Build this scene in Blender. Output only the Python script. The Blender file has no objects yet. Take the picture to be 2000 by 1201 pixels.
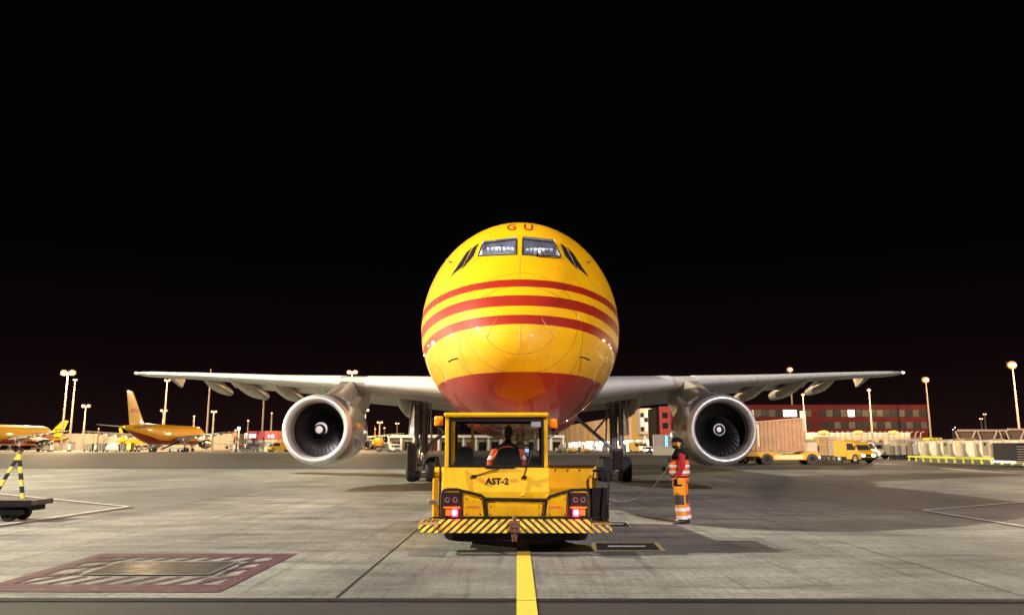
import bpy, bmesh, math, random
import numpy as np
from mathutils import Vector, Matrix
from mathutils.bvhtree import BVHTree
random.seed(7)
R = math.radians
scene = bpy.context.scene
col = scene.collection
# ------------------------------------------------------------------ camera
F = 1555.0; H = 1.69; PITCH = math.atan(270.0/F); YAW = 10.0*math.cos(PITCH)/F
cam_d = bpy.data.cameras.new('camera'); cam = bpy.data.objects.new('camera', cam_d); col.objects.link(cam)
cam.location = (0, 0, H); cam.rotation_euler = (math.pi/2+PITCH, 0, YAW)
cam_d.sensor_width = 36; cam_d.lens = 36*F/2000; cam_d.clip_start = 0.1; cam_d.clip_end = 5000
scene.camera = cam
# ------------------------------------------------------------------ world: night sky with a faint warm glow low down
w = bpy.data.worlds.new('World'); scene.world = w; w.use_nodes = True
nt = w.node_tree; nt.nodes.clear()
o_ = nt.nodes.new('ShaderNodeOutputWorld'); bg = nt.nodes.new('ShaderNodeBackground')
tc = nt.nodes.new('ShaderNodeTexCoord'); sp = nt.nodes.new('ShaderNodeSeparateXYZ'); rp = nt.nodes.new('ShaderNodeValToRGB')
nt.links.new(tc.outputs['Generated'], sp.inputs[0]); nt.links.new(sp.outputs['Z'], rp.inputs[0])
rp.color_ramp.elements[0].position = 0.0; rp.color_ramp.elements[0].color = (0.0120, 0.0048, 0.0046, 1)
rp.color_ramp.elements[1].position = 0.22; rp.color_ramp.elements[1].color = (0.0012, 0.0008, 0.0011, 1)
e = rp.color_ramp.elements.new(0.09); e.color = (0.0046, 0.0019, 0.0022, 1)
nt.links.new(rp.outputs[0], bg.inputs[0]); bg.inputs[1].default_value = 1.0; nt.links.new(bg.outputs[0], o_.inputs[0])
scene.view_settings.view_transform = 'Standard'; scene.view_settings.look = 'None'
scene.view_settings.exposure = 0.0; scene.view_settings.gamma = 1
scene.cycles.use_denoising = True
scene.cycles.max_bounces = 8; scene.cycles.transparent_max_bounces = 16; scene.cycles.sample_clamp_indirect = 4
# floodlight masts, a and b for the stand, c and d added unseen: (name, x, y, height, power W, colour) - built as masts further down
FLOODS = [('a', -88, 6, 54, 1200000, (1.0, 0.93, 0.72)), ('b', 36, -68, 52, 490000, (0.96, 0.86, 0.93)),
          ('c', -150, 110, 30, 1200000, (1.0, 0.86, 0.55)), ('d', 33, 28, 24, 140000, (1.0, 0.66, 0.34))]  # c and d added to brighten the parked airplanes and the rack
FAR_POWER = 1.0
# ------------------------------------------------------------------ pixel helpers (used to read real positions off the photograph)
CR = (Matrix.Rotation(YAW, 3, 'Z') @ Matrix.Rotation(math.pi/2+PITCH, 3, 'X'))
def ray(px, py): return (CR @ Vector(((px-1000)/F, (600-py)/F, -1))).normalized()
def P(px, py, Y):
    d = ray(px, py); return Vector((0, 0, H)) + d*(Y/d.y)
def G(px, py, z=0.0):
    d = ray(px, py); return Vector((0, 0, H)) + d*((z-H)/d.z)
def XY(px, Y):     # x on the ground for a picture column at distance Y
    d = ray(px, 875); return d.x/d.y*Y
# ------------------------------------------------------------------ materials
MATS = {}
def mat(name, base=(.5,.5,.5), rough=.5, metal=0.0, coat=0.0, emit=None, es=0.0, noise=0.0, nscale=6.0, spec=None, bump=0.0, bscale=30.0):
    if name in MATS: return MATS[name]
    m = bpy.data.materials.new(name); m.use_nodes = True; n = m.node_tree; b = n.nodes['Principled BSDF']
    b.inputs['Base Color'].default_value = (*base, 1); b.inputs['Roughness'].default_value = rough; b.inputs['Metallic'].default_value = metal
    if coat: b.inputs['Coat Weight'].default_value = coat; b.inputs['Coat Roughness'].default_value = 0.04
    if spec is not None: b.inputs['Specular IOR Level'].default_value = spec
    if emit: b.inputs['Emission Color'].default_value = (*emit, 1); b.inputs['Emission Strength'].default_value = es
    t = n.nodes.new('ShaderNodeTexCoord')
    if noise:
        nz = n.nodes.new('ShaderNodeTexNoise'); nz.inputs['Scale'].default_value = nscale; nz.inputs['Detail'].default_value = 6; nz.inputs['Roughness'].default_value = .65
        n.links.new(t.outputs['Object'], nz.inputs['Vector'])
        r = n.nodes.new('ShaderNodeValToRGB'); lo = 1-noise
        r.color_ramp.elements[0].position = .3; r.color_ramp.elements[1].position = .7
        r.color_ramp.elements[0].color = (base[0]*lo, base[1]*lo, base[2]*lo, 1); r.color_ramp.elements[1].color = (min(1, base[0]*(1+noise*.4)), min(1, base[1]*(1+noise*.4)), min(1, base[2]*(1+noise*.4)), 1)
        n.links.new(nz.outputs['Fac'], r.inputs[0]); n.links.new(r.outputs[0], b.inputs['Base Color'])
        mr = n.nodes.new('ShaderNodeMapRange'); mr.inputs['To Min'].default_value = min(1, rough*1.35+.05); mr.inputs['To Max'].default_value = rough*.8
        n.links.new(nz.outputs['Fac'], mr.inputs['Value']); n.links.new(mr.outputs[0], b.inputs['Roughness'])
    if bump:
        n2 = n.nodes.new('ShaderNodeTexNoise'); n2.inputs['Scale'].default_value = bscale; n2.inputs['Detail'].default_value = 4
        n.links.new(t.outputs['Object'], n2.inputs['Vector']); bp = n.nodes.new('ShaderNodeBump'); bp.inputs['Strength'].default_value = bump; bp.inputs['Distance'].default_value = .02
        n.links.new(n2.outputs['Fac'], bp.inputs['Height']); n.links.new(bp.outputs[0], b.inputs['Normal'])
    MATS[name] = m; return m
def glass(name, tint=(.8,.85,.9), fac=.1):
    m = bpy.data.materials.new(name); m.use_nodes = True; n = m.node_tree; n.nodes.clear()
    o = n.nodes.new('ShaderNodeOutputMaterial'); mx = n.nodes.new('ShaderNodeMixShader'); tr = n.nodes.new('ShaderNodeBsdfTransparent'); gl = n.nodes.new('ShaderNodeBsdfGlossy')
    tr.inputs[0].default_value = (*tint, 1); gl.inputs['Roughness'].default_value = .03
    fr = n.nodes.new('ShaderNodeFresnel'); fr.inputs[0].default_value = 1.45
    ad = n.nodes.new('ShaderNodeMath'); ad.operation = 'ADD'; ad.inputs[1].default_value = fac*.3; n.links.new(fr.outputs[0], ad.inputs[0])
    n.links.new(ad.outputs[0], mx.inputs[0]); n.links.new(tr.outputs[0], mx.inputs[1]); n.links.new(gl.outputs[0], mx.inputs[2]); n.links.new(mx.outputs[0], o.inputs[0])
    MATS[name] = m; return m
def nd(n, typ, **kw):
    x = n.nodes.new(typ)
    for k, v in kw.items(): setattr(x, k, v)
    return x
def mathn(n, op, a, b=None):
    x = n.nodes.new('ShaderNodeMath'); x.operation = op
    for i, v in enumerate((a, b)):
        if v is None: continue
        if isinstance(v, (int, float)): x.inputs[i].default_value = v
        else: n.links.new(v, x.inputs[i])
    return x.outputs[0]
def mixc(n, fac, a, b, mode='MIX'):
    x = n.nodes.new('ShaderNodeMix'); x.data_type = 'RGBA'; x.blend_type = mode
    for s, v in ((x.inputs[0], fac), (x.inputs[6], a), (x.inputs[7], b)):
        if isinstance(v, (int, float)): s.default_value = v
        elif isinstance(v, tuple): s.default_value = (*v, 1)
        else: n.links.new(v, s)
    return x.outputs[2]
def noisen(n, vec, scale, detail=6, rough=.6, stretch=None):
    if stretch:
        mp = n.nodes.new('ShaderNodeMapping'); mp.inputs['Scale'].default_value = stretch; n.links.new(vec, mp.inputs[0]); vec = mp.outputs[0]
    x = n.nodes.new('ShaderNodeTexNoise'); x.inputs['Scale'].default_value = scale; x.inputs['Detail'].default_value = detail; x.inputs['Roughness'].default_value = rough
    n.links.new(vec, x.inputs['Vector']); return x.outputs['Fac']
def rampn(n, v, stops):
    x = n.nodes.new('ShaderNodeValToRGB'); el = x.color_ramp.elements
    el[0].position, el[0].color = stops[0][0], (*stops[0][1], 1); el[1].position, el[1].color = stops[-1][0], (*stops[-1][1], 1)
    for p, c in stops[1:-1]: q = el.new(p); q.color = (*c, 1)
    n.links.new(v, x.inputs[0]); return x.outputs[0]
# ------------------------------------------------------------------ mesh builder
class MB:
    def __init__(s): s.v = []; s.f = []
    def add(s, vs, fs):
        b = len(s.v); s.v += [tuple(p) for p in vs]; s.f += [tuple(i+b for i in q) for q in fs]; return s
    def box(s, x0, x1, y0, y1, z0, z1, M=None):
        vs = [Vector((x, y, z)) for x in (x0, x1) for y in (y0, y1) for z in (z0, z1)]
        if M is not None: vs = [M @ p for p in vs]
        return s.add(vs, [(0,1,3,2), (4,6,7,5), (0,4,5,1), (2,3,7,6), (0,2,6,4), (1,5,7,3)])
    def hexa(s, lo, hi):          # lo, hi: four corners each (bottom loop, top loop)
        return s.add(list(lo)+list(hi), [(3,2,1,0), (4,5,6,7), (0,1,5,4), (1,2,6,5), (2,3,7,6), (3,0,4,7)])
    def prism(s, pts, d, M=None):  # pts: 3D loop, d: extrusion vector
        d = Vector(d); a = [Vector(p) for p in pts]; n = len(a); b = [p+d for p in a]; vs = a+b
        if M is not None: vs = [M @ p for p in vs]
        return s.add(vs, [tuple(range(n-1, -1, -1)), tuple(range(n, 2*n))]+[(i, (i+1) % n, n+(i+1) % n, n+i) for i in range(n)])
    def tube(s, pts, r, n=8, cap=True):
        pts = [Vector(p) for p in pts]; rs = r if isinstance(r, (list, tuple)) else [r]*len(pts); rings = []; up = None
        for i, p in enumerate(pts):
            t = (pts[min(i+1, len(pts)-1)]-pts[max(i-1, 0)]).normalized()
            if up is None: up = Vector((0, 0, 1)) if abs(t.z) < .9 else Vector((1, 0, 0))
            u = t.cross(up).normalized(); v = u.cross(t).normalized(); up = v
            rings.append([p+u*math.cos(2*math.pi*k/n)*rs[i]+v*math.sin(2*math.pi*k/n)*rs[i] for k in range(n)])
        return s.loft(rings, cap)
    def loft(s, rings, cap=True, closed=True):
        n = len(rings[0]); b = len(s.v); vs = [p for q in rings for p in q]; fs = []
        for i in range(len(rings)-1):
            for k in range(n if closed else n-1):
                k2 = (k+1) % n; fs.append((i*n+k, i*n+k2, (i+1)*n+k2, (i+1)*n+k))
        if cap: fs.append(tuple(range(n-1, -1, -1))); fs.append(tuple((len(rings)-1)*n+k for k in range(n)))
        return s.add(vs, fs)
    def lathe(s, prof, M=None, n=32, cap=False):   # prof: (axial, radius) about local +Y
        rings = []
        for t, r in prof:
            q = [Vector((r*math.cos(2*math.pi*k/n), t, r*math.sin(2*math.pi*k/n))) for k in range(n)]
            rings.append([M @ p for p in q] if M is not None else q)
        return s.loft(rings, cap)
    def sphere(s, c, r, n=12, m=8, sc=(1,1,1)):
        c = Vector(c); rings = []
        for j in range(m+1):
            a = -math.pi/2+math.pi*j/m; rr = max(math.cos(a), 1e-3)
            rings.append([c+Vector((math.cos(2*math.pi*k/n)*rr*r*sc[0], math.sin(2*math.pi*k/n)*rr*r*sc[1], math.sin(a)*r*sc[2])) for k in range(n)])
        return s.loft(rings)
    def quad(s, a, b, c, d): return s.add([a, b, c, d], [(0, 1, 2, 3)])
    def build(s, name, m, parent=None, smooth=None, bevel=0.0, seg=2, recalc=True):
        me = bpy.data.meshes.new(name); me.from_pydata(s.v, [], s.f); me.validate()
        if recalc:
            bm = bmesh.new(); bm.from_mesh(me); bmesh.ops.recalc_face_normals(bm, faces=bm.faces); bm.to_mesh(me); bm.free()
        for x in (m if isinstance(m, (list, tuple)) else [m]): me.materials.append(x)
        if smooth is not None:
            me.shade_smooth(); me.set_sharp_from_angle(angle=R(smooth))
        o = bpy.data.objects.new(name, me); col.objects.link(o); o.parent = parent
        if bevel: b = o.modifiers.new('bevel', 'BEVEL'); b.width = bevel; b.segments = seg; b.limit_method = 'ANGLE'; b.angle_limit = R(40)
        return o
def tag(o, label=None, cat=None, group=None, kind=None):
    if label: o['label'] = label
    if cat: o['category'] = cat
    if group: o['group'] = group
    if kind: o['kind'] = kind
    return o
def thing(name, label, cat, loc=(0,0,0), rz=0.0, group=None):
    o = bpy.data.objects.new(name, None); col.objects.link(o); o.location = loc; o.rotation_euler = (0, 0, rz); o.empty_display_size = .3
    return tag(o, label, cat, group)
def kids(o): return [c for c in bpy.data.objects if c.parent == o]
def copy_tree(root, loc, rz, label, group=None, scale=None, skip=()):
    def cp(o, par):
        c = o.copy(); col.objects.link(c); c.parent = par
        for ch in kids_map.get(o.name, []):
            if ch.name.split('.')[0] in skip: continue
            cp(ch, c)
        return c
    kids_map = {}
    for c in bpy.data.objects:
        if c.parent: kids_map.setdefault(c.parent.name, []).append(c)
    r = cp(root, None); r.location = loc; r.rotation_euler = (0, 0, rz); r['label'] = label
    if group: r['group'] = group
    if scale: r.scale = (scale,)*3
    return r
def text_geo(s, size, shear=0.0, offset=0.0, sx=1.0, slices=0, space=1.0):
    cu = bpy.data.curves.new('t', 'FONT'); cu.body = s; cu.size = size; cu.shear = shear; cu.offset = offset; cu.resolution_u = 3; cu.space_character = space
    ob = bpy.data.objects.new('t', cu); col.objects.link(ob); bpy.context.view_layer.update()
    me = bpy.data.meshes.new_from_object(ob.evaluated_get(bpy.context.evaluated_depsgraph_get()))
    bm = bmesh.new(); bm.from_mesh(me)
    bmesh.ops.scale(bm, vec=(sx, 1, 1), verts=bm.verts)
    if slices:
        ys = [v.co.y for v in bm.verts]; xs = [v.co.x for v in bm.verts]
        for i in range(1, slices):
            y = min(ys)+(max(ys)-min(ys))*i/slices
            bmesh.ops.bisect_plane(bm, geom=bm.verts[:]+bm.edges[:]+bm.faces[:], plane_co=(0, y, 0), plane_no=(0, 1, 0))
    vs = [tuple(v.co) for v in bm.verts]; fs = [tuple(v.index for v in f.verts) for f in bm.faces]
    bm.free(); bpy.data.objects.remove(ob); bpy.data.meshes.remove(me); bpy.data.curves.remove(cu)
    return vs, fs
def flat_text(name, s, size, m, parent, fn, **kw):   # fn maps (u, v) of the lettering to a point
    vs, fs = text_geo(s, size, **kw)
    x0 = min(v[0] for v in vs); x1 = max(v[0] for v in vs); y0 = min(v[1] for v in vs); y1 = max(v[1] for v in vs)
    cx, cy = (x0+x1)/2, (y0+y1)/2
    b = MB(); b.add([fn(v[0]-cx, v[1]-cy) for v in vs], fs)
    return b.build(name, m, parent, recalc=False)
# palette
YEL = (.80, .45, .003); RED = (.52, .012, .012)
m_yel = mat('yellow_paint', (.78, .42, .004), .38, coat=.6, noise=.10, nscale=2.5)
m_tug = mat('tug_yellow_paint', (.66, .345, .002), .55, coat=.12, noise=.12, nscale=3.5, spec=.15)
m_black = mat('black_paint', (.010, .009, .009), .5, noise=.3, spec=.18)
m_dark = mat('dark_trim', (.014, .010, .009), .6, noise=.3, spec=.12)
m_rub = mat('rubber', (.022, .022, .026), .75, noise=.3, nscale=9)
m_farpole = mat('far_pole_paint', (.17, .13, .11), .6, noise=.2)
m_steel = mat('grey_steel', (.38, .37, .36), .38, metal=.8, noise=.3, nscale=4)
m_galv = mat('galvanised_pole', (.50, .47, .43), .5, metal=.3, noise=.2)
m_chrome = mat('polished_metal', (.75, .73, .70), .22, metal=1.0, noise=.12, nscale=3)
m_red = mat('red_lettering', (.55, .012, .012), .4, coat=.4)
m_ink = mat('black_lettering', (.006, .006, .006), .7, spec=.05)
m_white = mat('white_paint', (.75, .73, .70), .5, noise=.12)
m_warm = mat('lamp_glass_warm', (.9, .8, .6), .4, emit=(1.0, .62, .28), es=26)
m_warm_far = mat('far_lamp_glass', (.9, .8, .6), .4, emit=(1.0, .68, .36), es=7)
m_cool = mat('lamp_glass_cool', (.9, .9, .9), .4, emit=(.85, .88, 1.0), es=12)
m_win = mat('dark_window', (.02, .022, .025), .12, coat=.3)
m_lit = mat('lit_window', (.8, .8, .8), .4, emit=(.95, .93, 1.0), es=1.6)
m_clear = glass('clear_glass', (.86, .88, .88), .08)

# tug paint: grime film, chips and scuffs over the yellow
m_tug.node_tree.nodes.clear(); n = m_tug.node_tree
_o = nd(n, 'ShaderNodeOutputMaterial'); _b = nd(n, 'ShaderNodeBsdfPrincipled'); n.links.new(_b.outputs[0], _o.inputs[0]); _t = nd(n, 'ShaderNodeTexCoord').outputs['Object']
_c = rampn(n, noisen(n, _t, 2.2, 7, .65), [(.36, (.60, .31, .002)), (.5, (.68, .365, .002)), (.62, (.72, .395, .003))])
_c = mixc(n, .75, _c, rampn(n, noisen(n, _t, 4, 7, .7, (2.5, 2.5, .35)), [(.34, (.70, .66, .62)), (.42, (.96, .95, .94)), (.5, (1, 1, 1))]), 'MULTIPLY')
_ch = mathn(n, 'GREATER_THAN', noisen(n, _t, 22, 5, .75), .685)
_c = mixc(n, mathn(n, 'MULTIPLY', _ch, .7), _c, (.06, .035, .02))
n.links.new(_c, _b.inputs['Base Color']); _b.inputs['Specular IOR Level'].default_value = .2
n.links.new(rampn(n, noisen(n, _t, 3, 5, .6), [(.35, (.62, .62, .62)), (.65, (.38, .38, .38))]), _b.inputs['Roughness'])
_bp = nd(n, 'ShaderNodeBump'); _bp.inputs['Strength'].default_value = .25; _bp.inputs['Distance'].default_value = .03; n.links.new(noisen(n, _t, 2.0, 3, .5), _bp.inputs['Height']); n.links.new(_bp.outputs[0], _b.inputs['Normal'])
# ------------------------------------------------------------------ ground
def ground_mat(name, kind):
    m = bpy.data.materials.new(name); m.use_nodes = True; n = m.node_tree; b = n.nodes['Principled BSDF']
    t = nd(n, 'ShaderNodeTexCoord').outputs['Object']
    if kind == 'concrete':
        big = noisen(n, t, .09, 5, .6, (1, .55, 1)); mid = noisen(n, t, .7, 9, .70, (.55, 1.5, 1)); fine = noisen(n, t, 11, 9, .78); streak = noisen(n, t, 1.1, 7, .72, (.22, 2.4, 1)); brush = noisen(n, t, 5, 5, .7, (3.2, .12, 1))
        c = rampn(n, big, [(.40, (.108, .106, .102)), (.5, (.180, .175, .160)), (.60, (.270, .262, .228))])
        c = mixc(n, 1.0, c, rampn(n, mid, [(.36, (.50, .50, .50)), (.46, (.86, .86, .86)), (.56, (1.05, 1.05, 1.04)), (.66, (1.28, 1.27, 1.24))]), 'MULTIPLY')
        c = mixc(n, .9, c, rampn(n, streak, [(.34, (.40, .39, .39)), (.43, (.88, .88, .88)), (.52, (1, 1, 1)), (.66, (1.15, 1.14, 1.10))]), 'MULTIPLY')
        c = mixc(n, .7, c, rampn(n, brush, [(.36, (.72, .72, .72)), (.5, (1, 1, 1)), (.64, (1.15, 1.15, 1.15))]), 'MULTIPLY')
        c = mixc(n, 1.0, c, rampn(n, fine, [(.34, (.42, .41, .40)), (.44, (.86, .86, .86)), (.52, (1.02, 1.02, 1.02)), (.66, (1.30, 1.30, 1.28))]), 'MULTIPLY')
        pat = noisen(n, t, .40, 4, .6, (.8, 1.0, 1)); grit = noisen(n, t, 30, 6, .8, (1.2, .8, 1))
        sp_ = mathn(n, 'MULTIPLY', mathn(n, 'GREATER_THAN', grit, .53), rampn(n, pat, [(.46, (0, 0, 0)), (.60, (1, 1, 1))]))
        c = mixc(n, mathn(n, 'MULTIPLY', sp_, .65), c, (.040, .038, .036))
        # long tyre marks
        tm = noisen(n, t, 1.6, 5, .65, (2.6, .07, 1)); c = mixc(n, .55, c, rampn(n, tm, [(.36, (.45, .44, .44)), (.42, (.9, .9, .9)), (.5, (1, 1, 1))]), 'MULTIPLY')
        n.links.new(c, b.inputs['Base Color'])
        n.links.new(rampn(n, mid, [(.3, (.62, .62, .62)), (.7, (.85, .85, .85))]), b.inputs['Roughness'])
        bp = nd(n, 'ShaderNodeBump'); bp.inputs['Strength'].default_value = .35; bp.inputs['Distance'].default_value = .01; n.links.new(fine, bp.inputs['Height']); n.links.new(bp.outputs[0], b.inputs['Normal'])
    else:
        big = noisen(n, t, .03, 4, .6, (.4, 1.6, 1)); mid = noisen(n, t, .5, 6, .7, (.3, 2.0, 1)); fine = noisen(n, t, 55, 5, .8)
        c = rampn(n, big, [(.4, (.017, .016, .017)), (.6, (.032, .029, .029))])
        c = mixc(n, .8, c, rampn(n, mid, [(.3, (.72, .72, .72)), (.7, (1.25, 1.22, 1.2))]), 'MULTIPLY')
        c = mixc(n, 1.0, c, rampn(n, fine, [(.3, (.55, .55, .55)), (.52, (.95, .95, .95)), (.66, (1.5, 1.5, 1.5)), (.75, (3.0, 2.9, 2.8))]), 'MULTIPLY')
        n.links.new(c, b.inputs['Base Color']); b.inputs['Roughness'].default_value = .72
        bp = nd(n, 'ShaderNodeBump'); bp.inputs['Strength'].default_value = .4; bp.inputs['Distance'].default_value = .01; n.links.new(fine, bp.inputs['Height']); n.links.new(bp.outputs[0], b.inputs['Normal'])
    MATS[name] = m; return m
m_conc = ground_mat('apron_concrete', 'concrete'); m_asph = ground_mat('asphalt', 'asphalt')
def sheet(name, pts, z, m, label=None, cat=None, thick=0.0):
    o = MB().add([(p[0], p[1], z) for p in pts], [tuple(range(len(pts)))]).build(name, m, recalc=False)
    return tag(o, kind='structure')
sheet('ground', [(-2500, -800), (2500, -800), (2500, 4000), (-2500, 4000)], 0, m_asph)
sheet('apron', [(-260, 9.36), (260, 9.36), (260, 52), (60, 56), (-20, 60), (-260, 66)], .004, m_conc)
sheet('far_apron', [(-700, 185), (-60, 182), (30, 150), (44, 66), (300, 60), (900, 60), (900, 2000), (-700, 2000)], .004, m_conc)
# expansion joints and the kerb-like seal strip
m_seal = mat('joint_sealant', (.011, .011, .013), .6, noise=.3, spec=.2)
def strip(mb, a, b, wd, z=.008):
    a = Vector((a[0], a[1], z)); b = Vector((b[0], b[1], z)); d = (b-a).normalized(); q = Vector((-d.y, d.x, 0))*wd/2
    mb.quad(a-q, b-q, b+q, a+q)
jm = MB()
for x in (-33.2, -25.4, -17.6, -9.82, -2.04, 5.76, 13.55, 21.3, 29.1):
    wd = .035 if x == -2.04 else .018
    strip(jm, (x, 9.4), (x, 56), wd)
tag(jm.build('apron_joints', m_seal, recalc=False), kind='structure')
sm = MB(); strip(sm, (-120, 9.26), (120, 9.26), .20, .0085)
tag(sm.build('joint_seal', m_seal, recalc=False), kind='structure')
# painted markings (thin worn sheets)
def paint_mat(name, c, wear=.5):
    m = bpy.data.materials.new(name); m.use_nodes = True; n = m.node_tree; b = n.nodes['Principled BSDF']
    t = nd(n, 'ShaderNodeTexCoord').outputs['Object']
    f = noisen(n, t, 5, 8, .75); g = noisen(n, t, 38, 5, .8)
    cc = mixc(n, 1.0, c, rampn(n, f, [(.3, (.7, .7, .7)), (.7, (1.1, 1.1, 1.1))]), 'MULTIPLY')
    wr = mathn(n, 'GREATER_THAN', mathn(n, 'MULTIPLY', f, g), .33-wear*.08)
    cc = mixc(n, mathn(n, 'MULTIPLY', wr, .55), cc, (.16, .15, .13))
    n.links.new(cc, b.inputs['Base Color']); b.inputs['Roughness'].default_value = .65; MATS[name] = m; return m
mp_yel = paint_mat('line_yellow', (.66, .47, .035)); mp_pale = paint_mat('line_pale_yellow', (.50, .46, .20)); mp_white = paint_mat('line_white', (.80, .78, .75)); mp_mar = paint_mat('line_maroon', (.062, .016, .030), .3); mp_blk = paint_mat('line_black', (.015, .015, .018), 0)
mp_patch = paint_mat('patch_grey', (.09, .085, .085), .3)
def gp(px, py): q = G(px, py); return (q.x, q.y)
def poly_sheet(name, pts, m, z=.012): return tag(MB().add([(p[0], p[1], z) for p in pts], [tuple(range(len(pts)))]).build(name, m, recalc=False), kind='structure')
cm = MB(); strip(cm, (.10, 1), (.10, 9.2), .215, .013); strip(cm, (.10, 9.2), (.10, 60), .215, .0165)
tag(cm.build('centreline', mp_yel, recalc=False), kind='structure')
y0 = G(1010, 1081).y; x0, x1 = XY(900, y0), XY(1150, y0)
c2 = MB(); strip(c2, (x0*.985, y0), (-.02, y0), .09, .013); strip(c2, (.22, y0), (x1, y0), .09, .013)
tag(c2.build('stop_line', mp_pale, recalc=False), kind='structure')
# stand-number boxes: pale outline, black field, pale numeral bar
def stand_box(a, b, c, d, mark=True):
    q = [gp(*p) for p in (a, b, c, d)]; cx = sum(p[0] for p in q)/4; cy = sum(p[1] for p in q)/4
    big = [(cx+(p[0]-cx)*1.16, cy+(p[1]-cy)*1.22) for p in q]
    poly_sheet('stand_marking', big, mp_pale, .012); poly_sheet('stand_marking', q, mp_blk, .016)
    if mark:
        s = [(cx+(p[0]-cx)*.62, cy+(p[1]-cy)*.16) for p in q]; poly_sheet('stand_marking', s, mp_white, .020)
stand_box((1166, 1075), (1290, 1075), (1277, 1061), (1164, 1061)); stand_box((1186, 1029), (1230, 1029), (1222, 1019), (1184, 1019)); stand_box((1150, 997), (1188, 997), (1182, 992), (1150, 992), False)
poly_sheet('repair_patch', [gp(*p) for p in ((795, 1085), (866, 1086), (873, 1074), (803, 1074))], mp_patch, .010)
poly_sheet('repair_patch', [gp(*p) for p in ((1182, 1089), (1253, 1089), (1240, 1078), (1168, 1078))], mp_patch, .010)
# white lead-in lines with a thin maroon edge, left and right
def line_px(name, pts, wd, m, z, close=False):
    q = [Vector((*gp(*p), 0)) for p in pts]; mb = MB()
    n = len(q)
    for i in range(n-1): strip(mb, q[i], q[i+1], wd, z+.0006*i)
    return tag(mb.build(name, m, recalc=False), kind='structure')
line_px('stand_edge_line', [(-60, 961), (258, 990.5), (-80, 1040)], .19, mp_mar, .012)
line_px('stand_edge_line', [(-60, 958), (250, 989), (-80, 1037)], .085, mp_white, .016)
line_px('stand_edge_line', [(2100, 974), (1793, 995.5), (2100, 1047)], .12, mp_mar, .012)
line_px('stand_edge_line', [(2100, 972), (1802, 996), (2100, 1044)], .085, mp_white, .016)
dm = MB()
for a, b in (((105, 919), (133, 918)), ((190, 921), (218, 920)), ((64, 930), (98, 928)), ((133, 926), (162, 925)), ((0, 934), (26, 932)), ((240, 920), (266, 919)), ((20, 924), (50, 923))):
    strip(dm, G(*a), G(*b), .16, .012)
tag(dm.build('dashed_marking', mp_white, recalc=False), kind='structure')
fl = MB()
for a, b in (((1585, 898), (1760, 894.5)), ((1840, 914), (2010, 926)), ((1600, 884), (1775, 889))): strip(fl, G(*a), G(*b), .35, .012)
tag(fl.build('far_marking', mp_white, recalc=False), kind='structure')
# maroon hatched box with a steel grate at the lower left
oc = [gp(0, 1156), gp(428, 1157), gp(580, 1081), gp(198, 1081)]
O = [Vector((*p, 0)) for p in oc]
O[0] = Vector((*gp(-60, 1156), 0))
def bil(u, v): return O[0]*(1-u)*(1-v)+O[1]*u*(1-v)+O[2]*u*v+O[3]*(1-u)*v
hm = MB()
def hq(u0, v0, u1, v1, u2, v2, u3, v3, z=.012):
    hm.add([(*bil(a, b).xy, z) for a, b in ((u0, v0), (u1, v1), (u2, v2), (u3, v3))], [(0, 1, 2, 3)])
bu, bv = .072, .15
hq(0, 0, 1, 0, 1, bv, 0, bv); hq(0, 1-bv*.8, 1, 1-bv*.8, 1, 1, 0, 1); hq(0, bv, bu, bv, bu, 1-bv*.8, 0, 1-bv*.8); hq(1-bu, bv, 1, bv, 1, 1-bv*.8, 1-bu, 1-bv*.8)
# hatching: short stripes in the gaps round the grate
gu0, gu1, gv0, gv1 = .24, .80, .36, .72
for i in range(9):
    u = .08+i*.105; du = .03
    if u+du < 1-bu: hq(u, bv, u+du, bv, min(u+du+.075, 1-bu), gv0-.03, min(u+.075, 1-bu-.005), gv0-.03, .0125)
    u2 = u-.02
    if u2+du < 1-bu: hq(u2, gv1+.03, u2+du, gv1+.03, min(u2+du+.045, 1-bu), 1-bv*.8, min(u2+.045, 1-bu-.005), 1-bv*.8, .0125)
for v in (.30, .52, .70):
    hq(bu, v, bu, v+.06, gu0-.03, v+.14, gu0-.03, v+.08, .013); hq(gu1+.03, v-.08, gu1+.03, v-.02, 1-bu, v+.06, 1-bu, v, .013)
tag(hm.build('hatched_marking', mp_mar, recalc=False), kind='structure')
gr = thing('drain_grate', 'steel mesh drain grate framed by the maroon hatched box at lower left', 'grate', (0, 0, 0))
gm = mat('grate_steel', (.30, .30, .30), .32, metal=.7, noise=.4, nscale=6)
A, B_, C_, D_ = bil(gu0, gv0), bil(gu1, gv0), bil(gu1, gv1), bil(gu0, gv1)
fr = MB(); 
for a, b in ((A, B_), (C_, D_), (A, D_), (B_, C_)): strip(fr, a, b, .05, .022)
fr.build('grate_frame', m_steel, gr, recalc=False)
MB().add([(p.x, p.y, .0135) for p in (A, B_, C_, D_)], [(0, 1, 2, 3)]).build('pit', m_black, gr, recalc=False)
bars = MB()
for i in range(1, 60):
    a = A.lerp(B_, i/60); b = D_.lerp(C_, i/60); strip(bars, a, b, .012, .018)
for i in range(1, 16):
    a = A.lerp(D_, i/16); b = B_.lerp(C_, i/16); strip(bars, a, b, .014, .0205)
bars.build('grating', gm, gr, recalc=False)
for u in (gu0-.06, gu1+.06):
    st = MB(); strip(st, bil(u, gv0-.04), bil(u, gv1+.04), .035, .016); st.build('slot', m_black, gr, recalc=False)
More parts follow.
